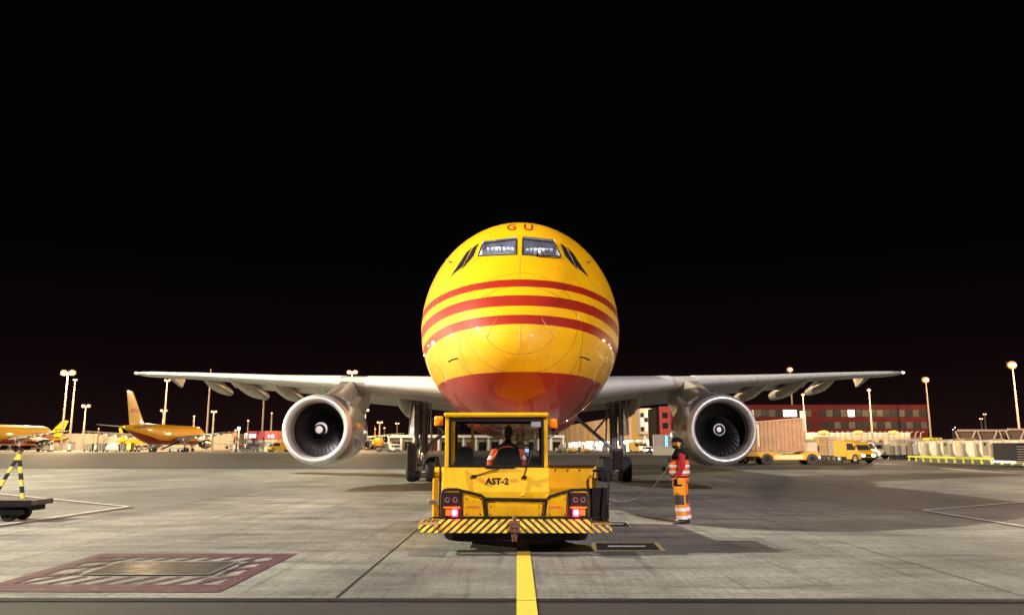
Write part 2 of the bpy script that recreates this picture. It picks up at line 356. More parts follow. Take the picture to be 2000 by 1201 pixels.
# ------------------------------------------------------------------ the freighter (local: nose at 0,0; +Y aft; ground z=0)
US = [0, .08, .2, .35, .6, 1.0, 1.55, 2.1, 2.95, 4.2, 5.5, 6.8, 34.0, 38.0, 42.0, 46.0, 49.5, 51.9]
ZT = [3.76, 4.07, 4.27, 4.48, 4.82, 5.22, 5.64, 6.02, 6.68, 7.40, 7.64, 7.70, 7.70, 7.66, 7.55, 7.36, 7.12, 6.85]
ZB = [3.68, 3.38, 3.21, 3.04, 2.82, 2.60, 2.42, 2.30, 2.17, 2.07, 2.03, 2.03, 2.03, 2.45, 3.40, 4.55, 5.55, 6.25]
HW = [.03, .42, .66, .87, 1.13, 1.43, 1.72, 1.94, 2.22, 2.50, 2.65, 2.71, 2.71, 2.62, 2.22, 1.55, .85, .28]
ZM = [3.72, 3.73, 3.76, 3.80, 3.88, 4.00, 4.14, 4.25, 4.40, 4.58, 4.70, 4.74, 4.74, 4.95, 5.45, 6.0, 6.4, 6.55]
def smooth_interp(xs, ys):
    xs = np.sqrt(np.array(xs)); ys = np.array(ys); h = np.diff(xs); dl = np.diff(ys)/h; m = np.zeros(len(xs))
    for i in range(1, len(xs)-1):
        if dl[i-1]*dl[i] > 0:
            w1 = 2*h[i]+h[i-1]; w2 = h[i]+2*h[i-1]; m[i] = (w1+w2)/(w1/dl[i-1]+w2/dl[i])
    m[0] = dl[0]; m[-1] = dl[-1]
    def f(t):
        u = math.sqrt(max(t, 0)); i = min(max(int(np.searchsorted(xs, u))-1, 0), len(h)-1); s = (u-xs[i])/h[i]
        return ((1+2*s)*(1-s)**2)*ys[i]+s*(1-s)**2*h[i]*m[i]+s*s*(3-2*s)*ys[i+1]+s*s*(s-1)*h[i]*m[i+1]
    return f
fzt, fzb, fhw, fzm = (smooth_interp(US, q) for q in (ZT, ZB, HW, ZM))
def fus_pt(t, a, off=0.0):
    zt, zb, hw, zm = fzt(t), fzb(t), fhw(t), fzm(t)
    c, s = math.cos(a), math.sin(a)
    return Vector(((hw+off)*c, t, zm+((zt-zm+off) if s > 0 else (zm-zb+off))*s))
NOSE_Y = 15.8; NOSE_X = .08
# livery: bands set by height, painted on
def livery():
    m = bpy.data.materials.new('livery_paint'); m.use_nodes = True; n = m.node_tree; b = n.nodes['Principled BSDF']
    t = nd(n, 'ShaderNodeTexCoord').outputs['Object']; s = nd(n, 'ShaderNodeSeparateXYZ'); n.links.new(t, s.inputs[0]); Z = s.outputs['Z']; Y = s.outputs['Y']
    ZB2 = mathn(n, 'ADD', Z, mathn(n, 'MULTIPLY', mathn(n, 'MINIMUM', Y, 5.5), .062))
    def band(lo, hi): return mathn(n, 'MULTIPLY', mathn(n, 'GREATER_THAN', ZB2, lo), mathn(n, 'LESS_THAN', ZB2, hi))
    st = mathn(n, 'ADD', mathn(n, 'ADD', band(BANDS[0][0], BANDS[0][1]), band(BANDS[1][0], BANDS[1][1])), band(BANDS[2][0], BANDS[2][1]))
    near = mathn(n, 'LESS_THAN', mathn(n, 'ADD', Y, mathn(n, 'MULTIPLY', Z, .18)), 5.85)
    st = mathn(n, 'MULTIPLY', st, near)
    bel = mathn(n, 'LESS_THAN', mathn(n, 'SUBTRACT', Z, mathn(n, 'MAXIMUM', mathn(n, 'MULTIPLY', mathn(n, 'SUBTRACT', Y, 34.0), .16), 0.0)), BELLY)
    msk = mathn(n, 'MINIMUM', mathn(n, 'ADD', st, bel), 1.0)
    nz = noisen(n, t, 1.2, 6, .6); nf = noisen(n, t, 7, 6, .7, (1, .4, 1))
    y = rampn(n, nz, [(.3, (.72, .355, .001)), (.7, (.80, .415, .0015))]); r = rampn(n, nz, [(.3, (.27, .011, .003)), (.7, (.33, .016, .004))])
    c = mixc(n, msk, y, r)
    c = mixc(n, .5, c, rampn(n, nf, [(.25, (.72, .72, .72)), (.5, (1, 1, 1)), (.8, (1.03, 1.03, 1.03))]), 'MULTIPLY')
    # panel seams: frames every 1.6 m and the radome ring
    fr = mathn(n, 'LESS_THAN', mathn(n, 'ABSOLUTE', mathn(n, 'SUBTRACT', mathn(n, 'FRACT', mathn(n, 'MULTIPLY', Y, .62)), .5)), .011)
    rad = mathn(n, 'LESS_THAN', mathn(n, 'ABSOLUTE', mathn(n, 'SUBTRACT', mathn(n, 'ADD', Y, mathn(n, 'MULTIPLY', mathn(n, 'SUBTRACT', Z, 3.7), -.42)), .52)), .009)
    sm_ = mathn(n, 'MAXIMUM', mathn(n, 'MULTIPLY', fr, .35), mathn(n, 'MULTIPLY', rad, .45))
    c = mixc(n, sm_, c, (.12, .05, .01))
    n.links.new(c, b.inputs['Base Color']); b.inputs['Roughness'].default_value = .55; b.inputs['Specular IOR Level'].default_value = .25
    b.inputs['Coat Weight'].default_value = .6; b.inputs['Coat Roughness'].default_value = .03; b.inputs['Coat IOR'].default_value = 1.45
    n2 = noisen(n, t, 1.1, 3, .5); bp = nd(n, 'ShaderNodeBump'); bp.inputs['Strength'].default_value = .10; bp.inputs['Distance'].default_value = .05
    n.links.new(n2, bp.inputs['Height']); n.links.new(bp.outputs[0], b.inputs['Coat Normal']); n.links.new(bp.outputs[0], b.inputs['Normal'])
    return m
BANDS = [(5.065, 5.285), (4.562, 4.832), (4.12, 4.34)]; BELLY = 3.16
m_liv = livery()
m_wing = mat('wing_skin', (.58, .54, .48), .36, metal=.15, noise=.28, nscale=1.3)
m_slat = mat('leading_edge_slat', (.74, .71, .66), .34, metal=.2, noise=.14, nscale=2)
m_cowl = mat('cowling_metal', (.70, .66, .58), .17, metal=.75, coat=.4, noise=.2, nscale=1.5)
m_lip = mat('intake_lip', (.84, .82, .78), .42, metal=.8, noise=.1, nscale=2)
m_duct = mat('intake_duct', (.20, .18, .15), .45, metal=.2, noise=.2)
m_duct2 = mat('duct_dark', (.008, .008, .008), .7, spec=.1)
m_blade = mat('fan_blade_metal', (.060, .057, .055), .32, metal=.9, noise=.2)
m_spin = mat('spinner_black', (.014, .014, .014), .35)
m_spinw = mat('spinner_white', (.80, .79, .76), .5)
m_fair = mat('fairing_paint', (.50, .45, .38), .26, metal=.4, coat=.4, noise=.3, nscale=2.5)
m_gear = mat('gear_grey', (.30, .29, .29), .4, metal=.3, noise=.3, nscale=4)
m_cab = mat('cockpit_lining', (.60, .60, .64), .6, noise=.35, nscale=8)
def make_freighter():
    root = thing('cargo_airplane', 'big yellow airplane facing head-on with three red nose stripes, on the yellow centreline', 'airplane', (NOSE_X, NOSE_Y, 0))
    # fuselage
    ts = [.0]+[(.03*i)**1.0*1.0 for i in range(1, 4)]+[.12+.10*i for i in range(0, 12)]+[1.4+.2*i for i in range(0, 28)]+[7.0+.5*i for i in range(0, 3)]+[9+2.5*i for i in range(0, 10)]+[33.5+.9*i for i in range(0, 21)]+[51.9]
    ts = sorted(set(round(t, 3) for t in ts)); N = 96
    rings = [[fus_pt(t, 2*math.pi*k/N) for k in range(N)] for t in ts]
    fus = MB().loft(rings).build('fuselage', [m_liv, m_cab], root, smooth=50)
    me = fus.data; bvh = BVHTree.FromPolygons([v.co.copy() for v in me.vertices], [tuple(p.vertices) for p in me.polygons])
    O0 = Vector((-NOSE_X, -NOSE_Y, H))
    def onto(px, py, off=.006):
        h = bvh.ray_cast(O0, ray(px, py))
        if h[0] is None:
            print('MISS', px, py); h = bvh.find_nearest(O0+ray(px, py)*20.5); return h[0]
        return h[0]+h[1].normalized()*off*(1 if h[1].dot(ray(px, py)) < 0 else -1)
    def patch(c4, nu=8, nv=8, off=.006):
        g = []
        for j in range(nv+1):
            for i in range(nu+1):
                u, v = i/nu, j/nv
                x = c4[0][0]*(1-u)*(1-v)+c4[1][0]*u*(1-v)+c4[2][0]*u*v+c4[3][0]*(1-u)*v
                y = c4[0][1]*(1-u)*(1-v)+c4[1][1]*u*(1-v)+c4[2][1]*u*v+c4[3][1]*(1-u)*v
                g.append(onto(x, y, off))
        nn = (g[1]-g[0]).cross(g[nu+1]-g[0]); fl = nn.dot(ray(*c4[0])) > 0
        fs = [(j*(nu+1)+i, j*(nu+1)+i+1, (j+1)*(nu+1)+i+1, (j+1)*(nu+1)+i) for j in range(nv) for i in range(nu)]
        return MB().add(g, [f[::-1] for f in fs] if fl else fs)
    # windscreen: two openings cut into the nose with a shallow flight deck behind them
    ws = [[(943, 476), (1009, 467), (1009, 497), (934, 500)], [(1021, 467), (1083, 474), (1096, 501), (1020, 498)]]
    for w4 in ws:
        pts = [onto(*p, off=.0) for p in w4]
        cut = MB(); f0 = [p+Vector((0, -.25, 0)) for p in pts]
        cx = sum(p.x for p in pts)/4
        bk = [Vector((cx+(p.x-cx)*1.04, pts[0].y+1.55, p.z+(.50 if i < 2 else -.12))) for i, p in enumerate(pts)]
        cut.hexa(f0, bk); co = cut.build('cut', m_cab, root)
        md = fus.modifiers.new('b', 'BOOLEAN'); md.operation = 'DIFFERENCE'; md.object = co; md.solver = 'EXACT'
        bpy.context.view_layer.update()
        nm = bpy.data.meshes.new_from_object(fus.evaluated_get(bpy.context.evaluated_depsgraph_get()))
        fus.modifiers.clear(); old = fus.data; fus.data = nm; bpy.data.meshes.remove(old); bpy.data.objects.remove(co)
        nm.name = 'fuselage'
        # inside faces: those not on the skin
        for p in nm.polygons:
            c = p.center; on = bvh.find_nearest(c)[3]
            if on > .02: p.material_index = 1; p.use_smooth = False
        gl = patch(w4, 8, 4, off=-.012).build('windscreen', m_clear, root, smooth=60, recalc=False)
        # black frame round the pane
        fr = MB(); loop = []
        for a, b in zip(w4, w4[1:]+w4[:1]):
            for k in range(6): loop.append(onto(a[0]+(b[0]-a[0])*k/6, a[1]+(b[1]-a[1])*k/6, .004))
        fr.tube(loop+loop[:1], .017, 5, cap=False); fr.build('windscreen_frame', m_dark, gl, smooth=60)
    # flight-deck details behind the glass
    a = onto(975, 484); b = onto(1055, 486)
    m_pan = mat('panel_light', (.5, .5, .52), .5, emit=(.75, .80, 1.0), es=.28, noise=.5, nscale=30)
    rc = random.Random(3)
    for c in (a, b):
        pn = MB()
        for i in range(7): pn.box(c.x-.33+i*.1, c.x-.26+i*.1+rc.uniform(-.02, .01), c.y+.95, c.y+rc.uniform(1.1, 1.3), c.z+.22+.02*(i % 2), c.z+.25)
        pn.box(c.x-.35, c.x+.35, c.y+1.42, c.y+1.45, c.z+.05, c.z+.10); pn.build('overhead_panel', m_pan, root)
        MB().prism([(c.x-.42, c.y+.25, c.z-.30), (c.x-.42, c.y+.30, c.z-.20), (c.x-.42, c.y+.6, c.z-.14), (c.x-.42, c.y+.6, c.z-.30)], (.84, 0, 0)).build('glare_shield', m_black, root, bevel=.02)
    for c in (a, b):
        l = bpy.data.lights.new('cockpit_light', 'POINT'); l.energy = 30; l.color = (.95, .92, 1.0); l.shadow_soft_size = .04
        lo = bpy.data.objects.new('cockpit_light', l); col.objects.link(lo); lo.parent = root; lo.location = (c.x, c.y+.8, c.z+.15)
    root['cockpit'] = [b.x, b.y, b.z]
    # wipers and side windows
    for q in (((1048, 502), (1083, 505), (1093, 503)), ((1040, 500), (1096, 505))):
        MB().tube([onto(*p, off=.02) for p in q], .008, 5).build('wiper', m_black, root)
    for q in ([(933, 476), (936, 477), (907, 524), (902, 526)], [(922, 482), (928, 479), (889, 531), (880, 539)]):
        pass
    sw = [[(918, 484), (934, 475), (921, 505), (901, 527)], [(917, 489), (923, 483), (898, 528), (880, 539)]]
    sw = [[(924, 483), (935, 475), (925, 500), (901, 527)], [(911, 493), (922, 483), (903, 521), (880, 540)]]
    for q in sw:
        for s in (0, 1):
            qq = q if s == 0 else [(2029-p[0], p[1]) for p in q]
            o = patch(qq, 6, 8).build('side_window', m_win, root, smooth=60, recalc=False)
    # probes
    for px, py in ((884, 512), (1146, 512)):
        p = onto(px, py); MB().tube([p, p+Vector((.06*(1 if px > 1015 else -1), -.02, 0)), p+Vector((.08*(1 if px > 1015 else -1), -.14, 0))], .012, 6).build('probe', m_black, root)
    for px, py, s in ((893, 703, -1), (1134, 700, 1)):
        p = onto(px, py, .0); MB().tube([p+Vector((-.05*s, 0, .05)), p+Vector((.10*s, -.10, 0)), p+Vector((.16*s, -.26, -.06))], .018, 6).build('pitot_probe', m_black, root)
    # lightning strips on the radome
    for a, b in (((970, 622), (950, 660)), ((1058, 622), (1084, 660)), ((1015, 500), (1015, 545)), ((1015, 637), (1015, 690))):
        MB().tube([onto(a[0]+(b[0]-a[0])*k/8, a[1]+(b[1]-a[1])*k/8, .002) for k in range(9)], .007, 5).build('diverter_strip', mat('strip_tan', (.45, .22, .02), .5), root)
    MB().tube([onto(1015+66*math.sin(k), 648+43*math.cos(k), .001) for k in [i*.2-1.4 for i in range(15)]], .006, 4).build('radome_seam', mat('seam_brown', (.30, .13, .01), .5), root)
    # crown letters
    def crown(u, v, cx, cy): 
        x, y = cx+u, cy+v; t = y; c = max(-1, min(1, x/fhw(t))); return fus_pt(t, math.acos(c), .006)
    for ch, cpx in (('G', 999), ('U', 1032)):
        t0 = onto(cpx, 443); vs, fs = text_geo(ch, 1.0, offset=.018, slices=8)
        xs = [v[0] for v in vs]; ys = [v[1] for v in vs]; mx, my = (min(xs)+max(xs))/2, (min(ys)+max(ys))/2; sc = .23/(max(xs)-min(xs)); sy = .50/(max(ys)-min(ys))
        MB().add([crown((v[0]-mx)*sc, (v[1]-my)*sy, t0.x, t0.y) for v in vs], fs).build('crown_letter', mat('crown_red', (.30, .02, .005), .5), root, recalc=False)
    # side lettering (large) on both sides, plus stripes ahead and behind
    def side_map(s, t_c, z_c):
        def f(u, v):
            z = z_c+v; t = t_c+u*s
            zt, zb, hw, zm = fzt(t), fzb(t), fhw(t), fzm(t); hh = (zt-zm) if z > zm else (zm-zb); q = max(-.999, min(.999, (z-zm)/hh))
            return Vector((s*(hw*math.sqrt(1-q*q)+.008), t, z))
        return f
    for s in (1, -1):
        f = side_map(s, 10.6, 4.75)
        vs, fs = text_geo('DHL', 2.9, shear=.32, offset=.10, sx=1.55, slices=10)
        xs = [v[0] for v in vs]; ys = [v[1] for v in vs]; mx, my = (min(xs)+max(xs))/2, (min(ys)+max(ys))/2; k = 1.75/(max(ys)-min(ys))
        MB().add([f((v[0]-mx)*k, (v[1]-my)*k) for v in vs], fs).build('side_lettering', m_red, root, recalc=False)
        half = (max(xs)-mx)*k
        for lo, hi in BANDS:
            for (ta, tb) in ((5.35, 10.6-half-.25), (10.6+half+.25, 10.6+half+2.2)):
                n = 10; g = []; st = MB()
                for j in range(4):
                    for i in range(n+1):
                        t = ta+(tb-ta)*i/n; z = lo+(hi-lo)*j/3-.34
                        zt, zb, hw, zm = fzt(t), fzb(t), fhw(t), fzm(t); hh = (zt-zm) if z > zm else (zm-zb); q = (z-zm)/hh
                        g.append(Vector((s*(hw*math.sqrt(1-q*q)+.007), t, z)))
                st.add(g, [(j*(n+1)+i, j*(n+1)+i+1, (j+1)*(n+1)+i+1, (j+1)*(n+1)+i) for j in range(3) for i in range(n)]).build('side_stripe', m_red, root, recalc=False)
    # wings
    def foil(x, le, ch, z, th, n=13, tw=0.0):
        up = []; dn = []
        for i in range(n):
            c = (1-math.cos(math.pi*i/(n-1)))/2; yt = 5*th*(.2969*math.sqrt(c)-.1260*c-.3516*c*c+.2843*c**3-.1015*c**4)*1.0
            up.append(Vector((x, le+c*ch, z+yt*.95+tw*(0.3-c)))); dn.append(Vector((x, le+c*ch, z-yt*1.05+tw*(0.3-c))))
        return up+dn[-2:0:-1]
    WS = [(1.2, 16.0, 10.4, 3.98, 1.30), (3.0, 17.2, 9.2, 4.10, 1.16), (5.0, 18.5, 7.9, 4.30, .98), (7.6, 20.3, 6.6, 4.56, .76), (12.0, 23.3, 5.1, 4.96, .50), (17.0, 26.6, 3.7, 5.42, .35), (21.5, 29.2, 2.6, 5.76, .25), (22.05, 29.9, 1.6, 5.80, .13)]
    def wing_at(x):
        for a, b in zip(WS, WS[1:]):
            if a[0] <= x <= b[0]:
                k = (x-a[0])/(b[0]-a[0]); return [a[i]+(b[i]-a[i])*k for i in range(5)]
        return WS[-1]
    for s in (-1, 1):
        def sec(wd): r = foil(wd[0], wd[1], wd[2], wd[3], wd[4]); return [Vector((p.x*s, p.y, p.z)) for p in r]
        wg = MB().loft([sec(q) for q in WS]).build('wing', m_wing, root, smooth=35)
        # slats: the bright leading edge skin, in five panels
        for a, b in ((3.1, 6.9), (8.2, 11.6), (11.63, 15.0), (15.03, 18.2), (18.23, 21.8)):
            rr = []
            for i in range(5):
                x = a+(b-a)*i/4; q = wing_at(x); full = foil(q[0], q[1]-.02, q[2], q[3], q[4]*1.05+.03, 25)
                n = 25; idx = [j for j in range(0, 9)]; up = [full[j] for j in idx][::-1]; dn = [full[len(full)-j] for j in range(1, 5)]
                rr.append([Vector((p.x*s, p.y, p.z)) for p in up+dn])
            MB().loft(rr, cap=True, closed=True).build('slat', m_slat, wg, smooth=40)
        # canoe fairings hang under the trailing half and droop with the flaps
        for x, y0, y1, zb_, hw_ in ((17.2, 27.6, 31.8, 4.62, .30), (14.9, 25.6, 31.2, 4.32, .38), (12.6, 24.6, 30.4, 4.12, .38), (9.9, 24.2, 29.6, 3.9, .36), (5.65, 21.5, 27.8, 3.1, .42)):
            q = wing_at(x); zt0 = q[3]-.05; rr = []
            for i in range(11):
                u = i/10; y = y0+(y1-y0)*u; low = zt0-.15-(zt0-.15-zb_)*math.sin(min(1, u*1.18)*math.pi/2)**.9; wd = hw_*math.sin(math.pi*min(.5, .06+u*.8))*(1 if u < .72 else 1-.35*(u-.72)/.28)
                top = zt0 if u < .6 else zt0-(u-.6)*.9; mid = (top+low)/2
                rr.append([Vector((s*(x+wd*math.cos(a)), y, mid+(top-low)/2*math.sin(a)*(1.0 if abs(math.sin(a)) < .95 else 1.0))) for a in [2*math.pi*k/12 for k in range(12)]])
            cn = MB().loft(rr).build('flap_track_fairing', m_fair, root, smooth=45)
            MB().box(s*x-hw_*.55, s*x+hw_*.55, y1-1.5, y1+.05, zb_+.10, zt0-.5).build('flap_carriage', m_chrome, cn, bevel=.03)
            MB().tube([(s*(x-.1), y1-1.3, zb_+.12), (s*(x+.1), y1-.2, zt0-.35)], .05, 6).build('actuator', m_steel, cn)
        # drooped flap panels
        for a, b in ((3.2, 8.9), (9.1, 16.4)):
            A1, A2 = wing_at(a), wing_at(b); dr = .55 if a < 5 else .28
            fl_ = MB()
            for q, qn in ((A1, A2),):
                lo = [Vector((s*q[0], q[1]+q[2]*.80, q[3]-.10)), Vector((s*qn[0], qn[1]+qn[2]*.80, qn[3]-.06)), Vector((s*qn[0], qn[1]+qn[2]*1.06, qn[3]-.10-dr)), Vector((s*q[0], q[1]+q[2]*1.04, q[3]-.12-dr))]
                hi = [p+Vector((0, 0, .10)) for p in lo]
                if s > 0: lo, hi = lo[::-1], hi[::-1]
                fl_.hexa(lo, hi)
            fl_.build('flap', m_wing, wg, bevel=.02)
        # small outboard hinge fairing and static wick, tip light
        MB().hexa([(s*19.9, 29.6, 5.55), (s*20.05, 29.6, 5.55), (s*20.05, 31.4, 5.1), (s*19.9, 31.4, 5.1)], [(s*19.85, 29.6, 5.66), (s*20.1, 29.6, 5.66), (s*20.1, 31.6, 5.6), (s*19.85, 31.6, 5.6)]).build('hinge_fairing', m_fair, root)
        MB().sphere((s*21.98, 29.85, 5.81), .10, 8, 6, (1.2, 1.6, .8)).build('tip_light', mat('tip_glass', (.8, .8, .85), .2, emit=(1, .95, .9), es=1.2), root)
        # engine
        cx, cy, cz = s*7.63, 14.25, 2.30
        M = Matrix.Translation((cx, cy, cz))
        na = MB().lathe([(.20, 1.285), (.6, 1.36), (1.2, 1.41), (2.0, 1.42), (3.0, 1.37), (4.0, 1.24), (4.9, 1.06), (4.9, 1.02), (4.5, 1.0), (4.0, .98)], M, 64).build('engine_nacelle', m_cowl, root, smooth=40)
        MB().lathe([(.34, 1.318), (.20, 1.290), (.10, 1.255), (.03, 1.215), (0, 1.17), (.02, 1.12), (.08, 1.075), (.20, 1.035), (.34, 1.018)], M, 72).build('intake_lip', m_lip, na, smooth=60)
        MB().lathe([(.34, 1.018), (.55, 1.010), (.80, 1.012)], M, 64).build('intake_duct', m_duct, na, smooth=60)
        MB().lathe([(.80, 1.014), (1.0, 1.02), (1.6, 1.02), (1.6, .02)], M, 48).build('fan_case', m_duct2, na, smooth=40)
        MB().lathe([(3.2, 1.1), (3.9, .78), (5.4, .62), (6.1, .50), (6.1, .44), (5.6, .42)], M, 40).build('core_cowl', m_steel, na, smooth=40)
        MB().lathe([(5.4, .34), (6.3, .22), (6.9, .03)], M, 24, cap=True).build('exhaust_cone', m_dark, na, smooth=40)
        sp = MB().lathe([(.58, .02), (.60, .09), (.67, .16), (.80, .24), (.95, .29), (1.16, .33)], M, 40, cap=True).build('spinner', m_spin, na, smooth=60)
        if s < 0: MB().sphere((cx, cy+.60, cz), .145, 20, 10, (1, .42, 1)).build('spinner_cap', m_spinw, sp, smooth=60); 
        else:
            MB().sphere((cx-.03, cy+.615, cz), .105, 20, 10, (1, .4, 1)).build('spinner_cap', m_spinw, sp, smooth=60)
        sw_ = MB(); g1 = []; g2 = []       # white swirl mark
        for i in range(25):
            a = (math.pi*1.05*i/24 - .6) if s < 0 else (2*math.pi*i/24)
            wdt = .035*math.sin(math.pi*min(1, max(0.02, i/24)))+.004 if s < 0 else .018
            r_ = .25 if s < 0 else .205
            t_ = .80 if s < 0 else .725
            g1.append(Vector((cx+(r_+wdt)*math.cos(a), cy+t_-.01, cz+(r_+wdt)*math.sin(a)))); g2.append(Vector((cx+(r_-wdt)*math.cos(a), cy+t_-.045, cz+(r_-wdt)*math.sin(a))))
        sw_.add(g1+g2, [(i, i+1, 25+i+1, 25+i) for i in range(24)]).build('spinner_swirl', m_spinw, sp, smooth=60)
        # fan blades
        rr = []
        for i in range(8):
            u = i/7; r = .30+u*.71; tw = R(18+42*u); ch = .085+.035*u
            cax, sax = math.cos(tw), math.sin(tw); th = .012-.006*u
            rr.append([Vector((ch*sax, .0-ch*cax*.5, r)), Vector((.02+th, 0, r)), Vector((-ch*sax, ch*cax*.5, r)), Vector((.02-th, 0, r))])
        bl = MB().loft(rr); proto = None
        for k in range(34):
            o = bl.build('fan_blade', m_blade, na, smooth=50) if proto is None else proto.copy()
            if proto is None: proto = o
            else: col.objects.link(o); o.parent = na
            o.location = (cx, cy+.98, cz); o.rotation_euler = (0, 2*math.pi*k/34, 0)
        # pylon
        py = []
        for y, zt_, zb__, hw2 in ((15.6, 3.68, 3.45, .05), (16.5, 3.85, 3.4, .19), (17.8, 4.15, 3.3, .26), (19.3, 4.48, 3.1, .28), (20.8, 4.62, 3.0, .26), (22.8, 4.35, 3.1, .22), (25.0, 4.25, 3.8, .06)):
            py.append([Vector((cx+hw2*a, y, z)) for a, z in ((-1, zb__), (1, zb__), (1, zb__+(zt_-zb__)*.75), (.55, zt_), (-.55, zt_), (-1, zb__+(zt_-zb__)*.75))])
        MB().loft(py).build('pylon', m_fair, root, smooth=30)
        stv = MB().hexa([(cx-s*.95-.02, cy+1.2, cz+.95), (cx-s*.95+.02, cy+1.2, cz+.95), (cx-s*.95+.02, cy+2.5, cz+.90), (cx-s*.95-.02, cy+2.5, cz+.9)], [(cx-s*1.25-.01, cy+1.9, cz+1.35), (cx-s*1.25+.01, cy+1.9, cz+1.35), (cx-s*1.22+.01, cy+2.5, cz+1.3), (cx-s*1.22-.01, cy+2.5, cz+1.3)]); stv.build('strake', m_cowl, na)
        # main landing gear
        gx, gy = s*4.68, 24.0
        sb = MB(); sb.tube([(gx, gy, .62), (gx, gy, 1.5)], .12, 14); sb.tube([(gx, gy, 1.45), (gx, gy, 3.9)], [.19, .21], 16); sb.tube([(gx, gy, 1.40), (gx, gy, 1.52)], .24, 16)
        sb.tube([(gx-s*.42, gy-.1, 1.4), (gx-s*.30, gy-.1, 3.9)], .045, 8); sb.tube([(gx+s*.36, gy-.05, 1.7), (gx+s*.36, gy-.05, 3.9)], .13, 10)
        stt = sb.build('gear_strut', m_gear, root, smooth=45)
        bg_ = MB(); bg_.box(gx-.12, gx+.12, gy-.95, gy+.95, .50, .72)
        for dy in (-.72, .72): bg_.tube([(gx-.52, gy+dy, .59), (gx+.52, gy+dy, .59)], .07, 10)
        bg_.tube([(gx, gy-.8, .75), (gx, gy-.2, 1.35)], .05, 8); bg_.tube([(gx-.15, gy-.15, .8), (gx-.15, gy-.4, 1.15), (gx-.15, gy-.12, 1.5)], .04, 6); bg_.tube([(gx+.15, gy-.15, .8), (gx+.15, gy-.4, 1.15), (gx+.15, gy-.12, 1.5)], .04, 6)
        bg_.build('bogie_beam', m_chrome, stt, smooth=40)
        MB().tube([(gx-s*.1, gy-.15, 1.55), (s*2.5, gy-.3, 3.35)], .09, 10).build('side_brace', m_gear, stt, smooth=45)
        MB().tube([(gx-s*.15, gy-.1, 3.3), (gx-s*.95, gy-.2, 2.38)], .05, 8).build('lock_link', m_steel, stt, smooth=45)
        hz = MB()
        for k, (dx, dy) in enumerate(((-.2, -.22), (-.12, -.24), (.12, -.23), (.22, -.2), (0, -.26))):
            hz.tube([(gx+dx, gy+dy, 3.7), (gx+dx*.7, gy+dy*.9, 2.4), (gx+dx*1.25, gy+dy*1.3, 1.3), (gx+dx*.5, gy+dy*2.2, .85), (gx+dx*1.6, gy-.6, .7)], .014, 5)
        hz.build('hydraulic_lines', m_dark, stt)
        gd = MB().hexa([(gx+s*.62, gy-.9, 2.2), (gx+s*.66, gy-.9, 2.2), (gx+s*.66, gy+.9, 2.2), (gx+s*.62, gy+.9, 2.2)], [(gx+s*.50, gy-1.1, 3.9), (gx+s*.54, gy-1.1, 3.9), (gx+s*.54, gy+1.1, 3.9), (gx+s*.50, gy+1.1, 3.9)])
        gd.build('gear_door', m_fair, root, bevel=.01)
        for dy in (-.72, .72):
            for dx in (-.47, .47):
                Mw = Matrix.Translation((gx+dx, gy+dy, .59)) @ Matrix.Rotation(math.pi/2, 4, 'Z')
                tp = [(-.20, .28), (-.22, .36), (-.235, .46), (-.22, .54), (-.17, .58), (-.08, .592), (-.07, .575), (-.03, .575), (-.02, .592), (.02, .592), (.03, .575), (.07, .575), (.08, .592), (.17, .58), (.22, .54), (.235, .46), (.22, .36), (.20, .28)]
                wl = MB().lathe(tp, Mw, 36).build('wheel', m_rub, root, smooth=40)
                MB().lathe([(-.19, .28), (-.10, .20), (-.14, .10), (-.15, .02), (.15, .02), (.14, .10), (.10, .20), (.19, .28)], Mw, 24).build('rim', m_steel, wl, smooth=40)
        # horizontal tailplane
        rr = []
        for x, le, ch, z, th in ((.4, 43.6, 5.6, 6.45, .5), (3.5, 45.9, 4.1, 6.75, .34), (7.7, 49.0, 2.2, 7.15, .16)):
            rr.append([Vector((p.x*s, p.y, p.z)) for p in foil(x, le, ch, z, th, 9)])
        MB().loft(rr).build('tailplane', m_wing, root, smooth=35)
    # belly fairing
    bf = []
    for y, hw_, z0, z1 in ((14.8, .9, 2.1, 3.0), (16.2, 2.0, 2.0, 3.6), (18, 2.5, 1.95, 4.2), (27, 2.5, 1.95, 4.2), (29, 2.1, 2.0, 3.6), (31, .9, 2.1, 3.0)):
        bf.append([Vector((hw_*math.cos(a), y, (z0+z1)/2+(z1-z0)/2*math.sin(a))) for a in [2*math.pi*k/32 for k in range(32)]])
    MB().loft(bf).build('belly_fairing', mat('belly_red_paint', (.42, .03, .012), .35, coat=.6, noise=.15, nscale=2), root, smooth=45)
    # fin
    fn = []
    for z, le, ch, th in ((7.0, 39.2, 9.6, .55), (8.0, 41.0, 8.3, .50), (10.5, 43.4, 6.7, .42), (13.0, 45.7, 5.2, .32), (15.6, 48.2, 3.7, .22), (15.9, 48.8, 2.9, .10)):
        sct = foil(0, le, ch, 0, th, 11); fn.append([Vector((p.z, p.y, z)) for p in sct])
    fin = MB().loft(fn).build('tail_fin', m_liv2, root, smooth=35)
    for s in (1, -1):
        flat_text('fin_lettering', 'DHL', 1.5, m_red, fin, (lambda s: (lambda u, v: Vector((s*(.235), 46.9+u*s*1.25, 10.9+v))))(s), shear=.3, offset=.05, sx=1.25)
    # nose gear
    ngx, ngy = 0, 6.5
    sb = MB(); sb.tube([(0, ngy, .45), (0, ngy, 1.3)], .08, 12); sb.tube([(0, ngy, 1.2), (0, ngy+.1, 2.4)], .13, 14); sb.tube([(-.3, ngy, .45), (.3, ngy, .45)], .05, 8)
